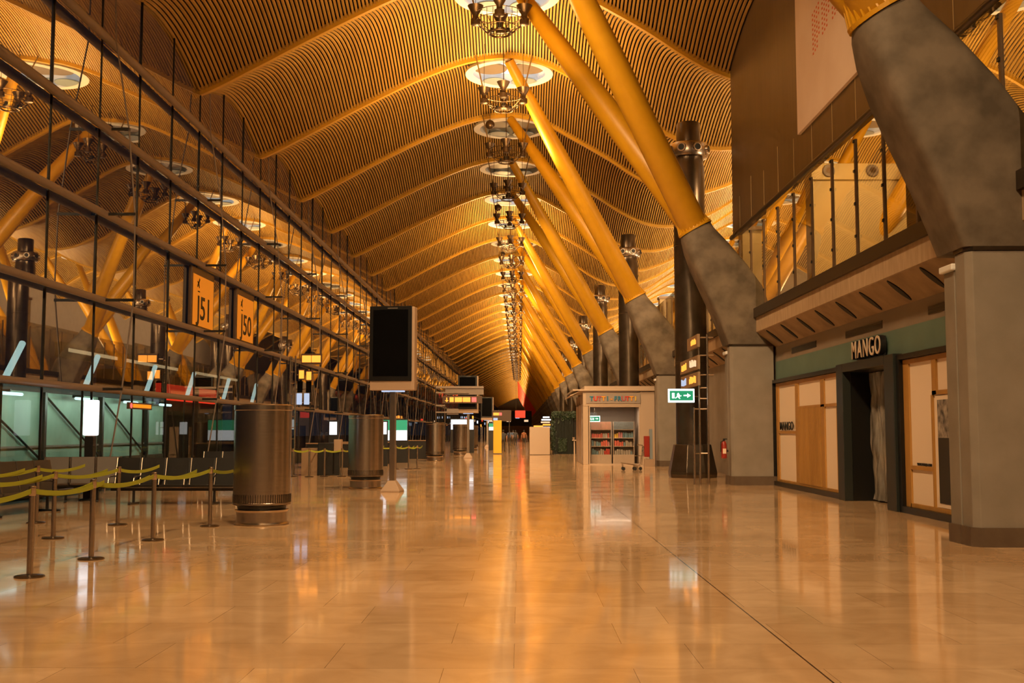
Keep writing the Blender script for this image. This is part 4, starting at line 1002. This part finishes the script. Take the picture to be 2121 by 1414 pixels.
# ------------------------------------------------------------------ people
def make_person(label, shirt, pose=0):
    t = thing('person', label, 'person', (0, 0, 0))
    # facing +y (walking away)
    J = {'pel': (0, 0, .95), 'spine': (0, .01, 1.18), 'chest': (0, .0, 1.38), 'neck': (0, .01, 1.50), 'hb': (0, .02, 1.57), 'ht': (0, .02, 1.72),
         'hl': (-.09, 0, .92), 'kl': (-.10, .10, .50), 'al': (-.10, .02, .09), 'tl': (-.11, .18, .04),
         'hr': (.09, 0, .92), 'kr': (.10, .0, .50), 'ar': (.10, -.16, .11), 'tr': (.11, -.02, .03),
         'sl': (-.19, 0, 1.42), 'el': (-.25, -.04, 1.14), 'wl': (-.27, .03, .89), 'pl': (-.275, .05, .83),
         'sr': (.19, 0, 1.42), 'er': (.26, -.02, 1.14), 'wr': (.27, .10, .90), 'pr': (.275, .12, .84)}
    RR = {'pel': .13, 'spine': .125, 'chest': .14, 'neck': .055, 'hb': .075, 'ht': .085, 'hl': .09, 'kl': .06, 'al': .042, 'tl': .04, 'hr': .09, 'kr': .06, 'ar': .042, 'tr': .04,
          'sl': .055, 'el': .042, 'wl': .028, 'pl': .035, 'sr': .055, 'er': .042, 'wr': .028, 'pr': .035}
    E_ = [('pel', 'spine'), ('spine', 'chest'), ('chest', 'neck'), ('neck', 'hb'), ('hb', 'ht'), ('pel', 'hl'), ('hl', 'kl'), ('kl', 'al'), ('al', 'tl'), ('pel', 'hr'), ('hr', 'kr'), ('kr', 'ar'), ('ar', 'tr'),
          ('chest', 'sl'), ('sl', 'el'), ('el', 'wl'), ('wl', 'pl'), ('chest', 'sr'), ('sr', 'er'), ('er', 'wr'), ('wr', 'pr')]
    names = list(J); vs = [J[n] for n in names]; rs = [RR[n] for n in names]; ed = [(names.index(a), names.index(b)) for a, b in E_]
    for side, pn in ((-1, 'pl'), (1, 'pr')):
        p = Vector(J[pn]); pi_ = names.index(pn)
        for f in range(4):
            b0 = p + Vector((0, -.025 + .017 * f, -.03)); b1 = b0 + Vector((-side * .008, 0, -.035)); b2 = b1 + Vector((-side * .014, 0, -.025 - .004 * (f % 3)))
            i0 = len(vs); vs += [b0, b1, b2]; rs += [.009, .0085, .007]; ed += [(pi_, i0), (i0, i0 + 1), (i0 + 1, i0 + 2)]
        b0 = p + Vector((0, .035, -.0)); b1 = b0 + Vector((-side * .01, .015, -.035)); i0 = len(vs); vs += [b0, b1]; rs += [.01, .008]; ed += [(pi_, i0), (i0, i0 + 1)]
    me = bpy.data.meshes.new('body'); me.from_pydata([tuple(v) for v in vs], ed, []); o = bpy.data.objects.new('tmp', me); COL.objects.link(o)
    md = o.modifiers.new('s', 'SKIN')
    for i, v in enumerate(me.skin_vertices[0].data): v.radius = (rs[i], rs[i]); v.use_root = (i == 0)
    sub = o.modifiers.new('u', 'SUBSURF'); sub.levels = 2; sub.render_levels = 2
    dg = bpy.context.evaluated_depsgraph_get(); m2 = bpy.data.meshes.new_from_object(o.evaluated_get(dg)); bpy.data.objects.remove(o)
    m2.materials.clear()
    for k in ('skin', shirt, 'trousers', 'blackmetal'): m2.materials.append(M[k])
    for p in m2.polygons:
        c = p.center; p.use_smooth = True
        arm = abs(c.x) > .2
        if c.z > 1.5: i = 0
        elif arm and c.z < 1.22: i = 0
        elif c.z > .97 or arm: i = 1
        elif c.z > .09: i = 2
        else: i = 3
        p.material_index = i
    o = bpy.data.objects.new('body', m2); COL.objects.link(o); o.parent = t
    q = MB(); 
    pr = []
    for k in range(7):
        a_ = PI / 2 * k / 6; pr.append((.098 * math.cos(a_) + .001, .115 * math.sin(a_)))
    q.lathe([(.07, -.1), (.092, -.05)] + pr, (0, .0, 1.645), 20); q.build('hair', 'hair', t, 60)
    return t
p0 = make_person('person in grey shirt walking away pulling a black suitcase', 'shirtgrey'); p0.location = (-1.3, 89.5, 0)
p1 = make_person('person in blue shirt further away, left of centre', 'shirtblue'); p1.location = (-1.05, 118, 0)
p2 = make_person('person in rust shirt in the distance beside the white hoarding', 'shirtred'); p2.location = (.45, 112, 0)
dup(p1, (-.75, 132, 0), 'person in blue shirt, furthest of the walkers'); dup(p0, (-.45, 125, 0), 'person in grey shirt, small, between the blue shirted walkers')
t = thing('suitcase', 'black wheeled suitcase pulled by the grey shirted person', 'suitcase', (-1.78, 89.4, 0))
MB().box(-.2, .2, -.13, .13, .06, .72).build('shell', 'case', t, bev=.05)
MB().tube([(-.08, .05, .7), (-.02, .1, .98), (.12, .12, .98), (.08, .05, .7)], .012, 6).build('pull_handle', 'steel', t)
for x in (-.15, .15): MB().tube([(x - .02, 0, .04), (x + .02, 0, .04)], .04, 10).build('wheel', 'blackmetal', t)

# ------------------------------------------------------------------ lights
def area(loc, rot, sx, sy, power, col, spread=PI, shape='RECTANGLE'):
    L = bpy.data.lights.new('area_light', 'AREA'); L.shape = shape; L.size = sx; L.size_y = sy; L.energy = power; L.color = col; L.spread = spread  # free area light, no lamp body modelled
    o = bpy.data.objects.new('area_light', L); COL.objects.link(o); o.location = loc; o.rotation_euler = rot; return o
WARM = (1.0, .60, .27)
AMB = (1.0, .645, .32)
def lev(i):
    if i <= -3: return .35
    return {-2: .35, -1: .5, 0: 1.0, 1: .85, 2: .01, 3: .02, 4: .9, 5: 1.1, 6: .15, 7: 1.0, 8: 1.0, 9: .3}.get(i, .25 if i in OFF else 1.15)
UP = (PI, 0, 0)
for i in range(-4, 20):
    l = lev(i)
    area((-.6, BY(i) + {1: 2.2, 4: 7.2, 5: 4.5, 7: 5.5}.get(i, 4.7), 13.1), UP, 1.8, 1.8, 1090 * l, (1, .575, .2), shape='DISK')
    if i >= 0: area((6.7, BY(i) + 4.5, 8.4), (PI, math.radians(20), 0), .3, 4, 45 * l, WARM)  # added uplight for the right ceiling slope, no fixture behind it
    if -1 <= i < 14: area((16, BY(i) + 5.5, 8.6), UP, 2, 4, 1500, (1, .68, .38)); area((11, BY(i) - 2, 12.6), (math.radians(45), 0, 0), 1.2, .6, 350, AMB, math.radians(120))  # added gallery lights: ceiling uplight and forward fill, without fixtures
for i in range(20, 56, 4):
    area((-.6, BY(i) + 18, 12.8), UP, 3, 34, 2600, WARM)
for i in range(-5, 14):   # added fill lights beside the lamp clusters, aimed down the concourse
    area((-.6, BY(i) - 1.15, 14.5), (math.radians(40), 0, 0), 1.4, .6, 640, AMB, math.radians(110))
area((-12.6, 36, 2.6), (0, math.radians(60), 0), .2, 16, 160, (.75, 1, .85))
area((4.5, KY + .8, 2.75), (0, 0, 0), 2, .5, 40, (1, .8, .6))

w = bpy.data.worlds.new('World'); SC.world = w; w.use_nodes = True
w.node_tree.nodes['Background'].inputs[0].default_value = (.006, .008, .014, 1); w.node_tree.nodes['Background'].inputs[1].default_value = 1

# ------------------------------------------------------------------ camera
F, PT, VX, H = 2310, math.radians(4.6), 1076, 1.62
yaw = math.atan((VX - 1060.5) / F * math.cos(PT))
cam = bpy.data.cameras.new('Camera'); co = bpy.data.objects.new('Camera', cam); COL.objects.link(co)
co.location = (0, 0, H); co.rotation_euler = (PI / 2 + PT, 0, yaw)
cam.sensor_width = 36; cam.lens = F / 2121 * 36; cam.clip_end = 1500; cam.clip_start = .1
SC.camera = co
SC.view_settings.view_transform = 'Standard'; SC.view_settings.look = 'None'; SC.view_settings.gamma = 1; SC.view_settings.exposure = 0
SC.view_settings.use_curve_mapping = False
SC.cycles.max_bounces = 5; SC.cycles.diffuse_bounces = 2; SC.cycles.glossy_bounces = 3; SC.cycles.use_adaptive_sampling = True; SC.cycles.adaptive_threshold = .08; SC.cycles.adaptive_min_samples = 14; SC.cycles.transparent_max_bounces = 8
SC.cycles.sample_clamp_indirect = 6
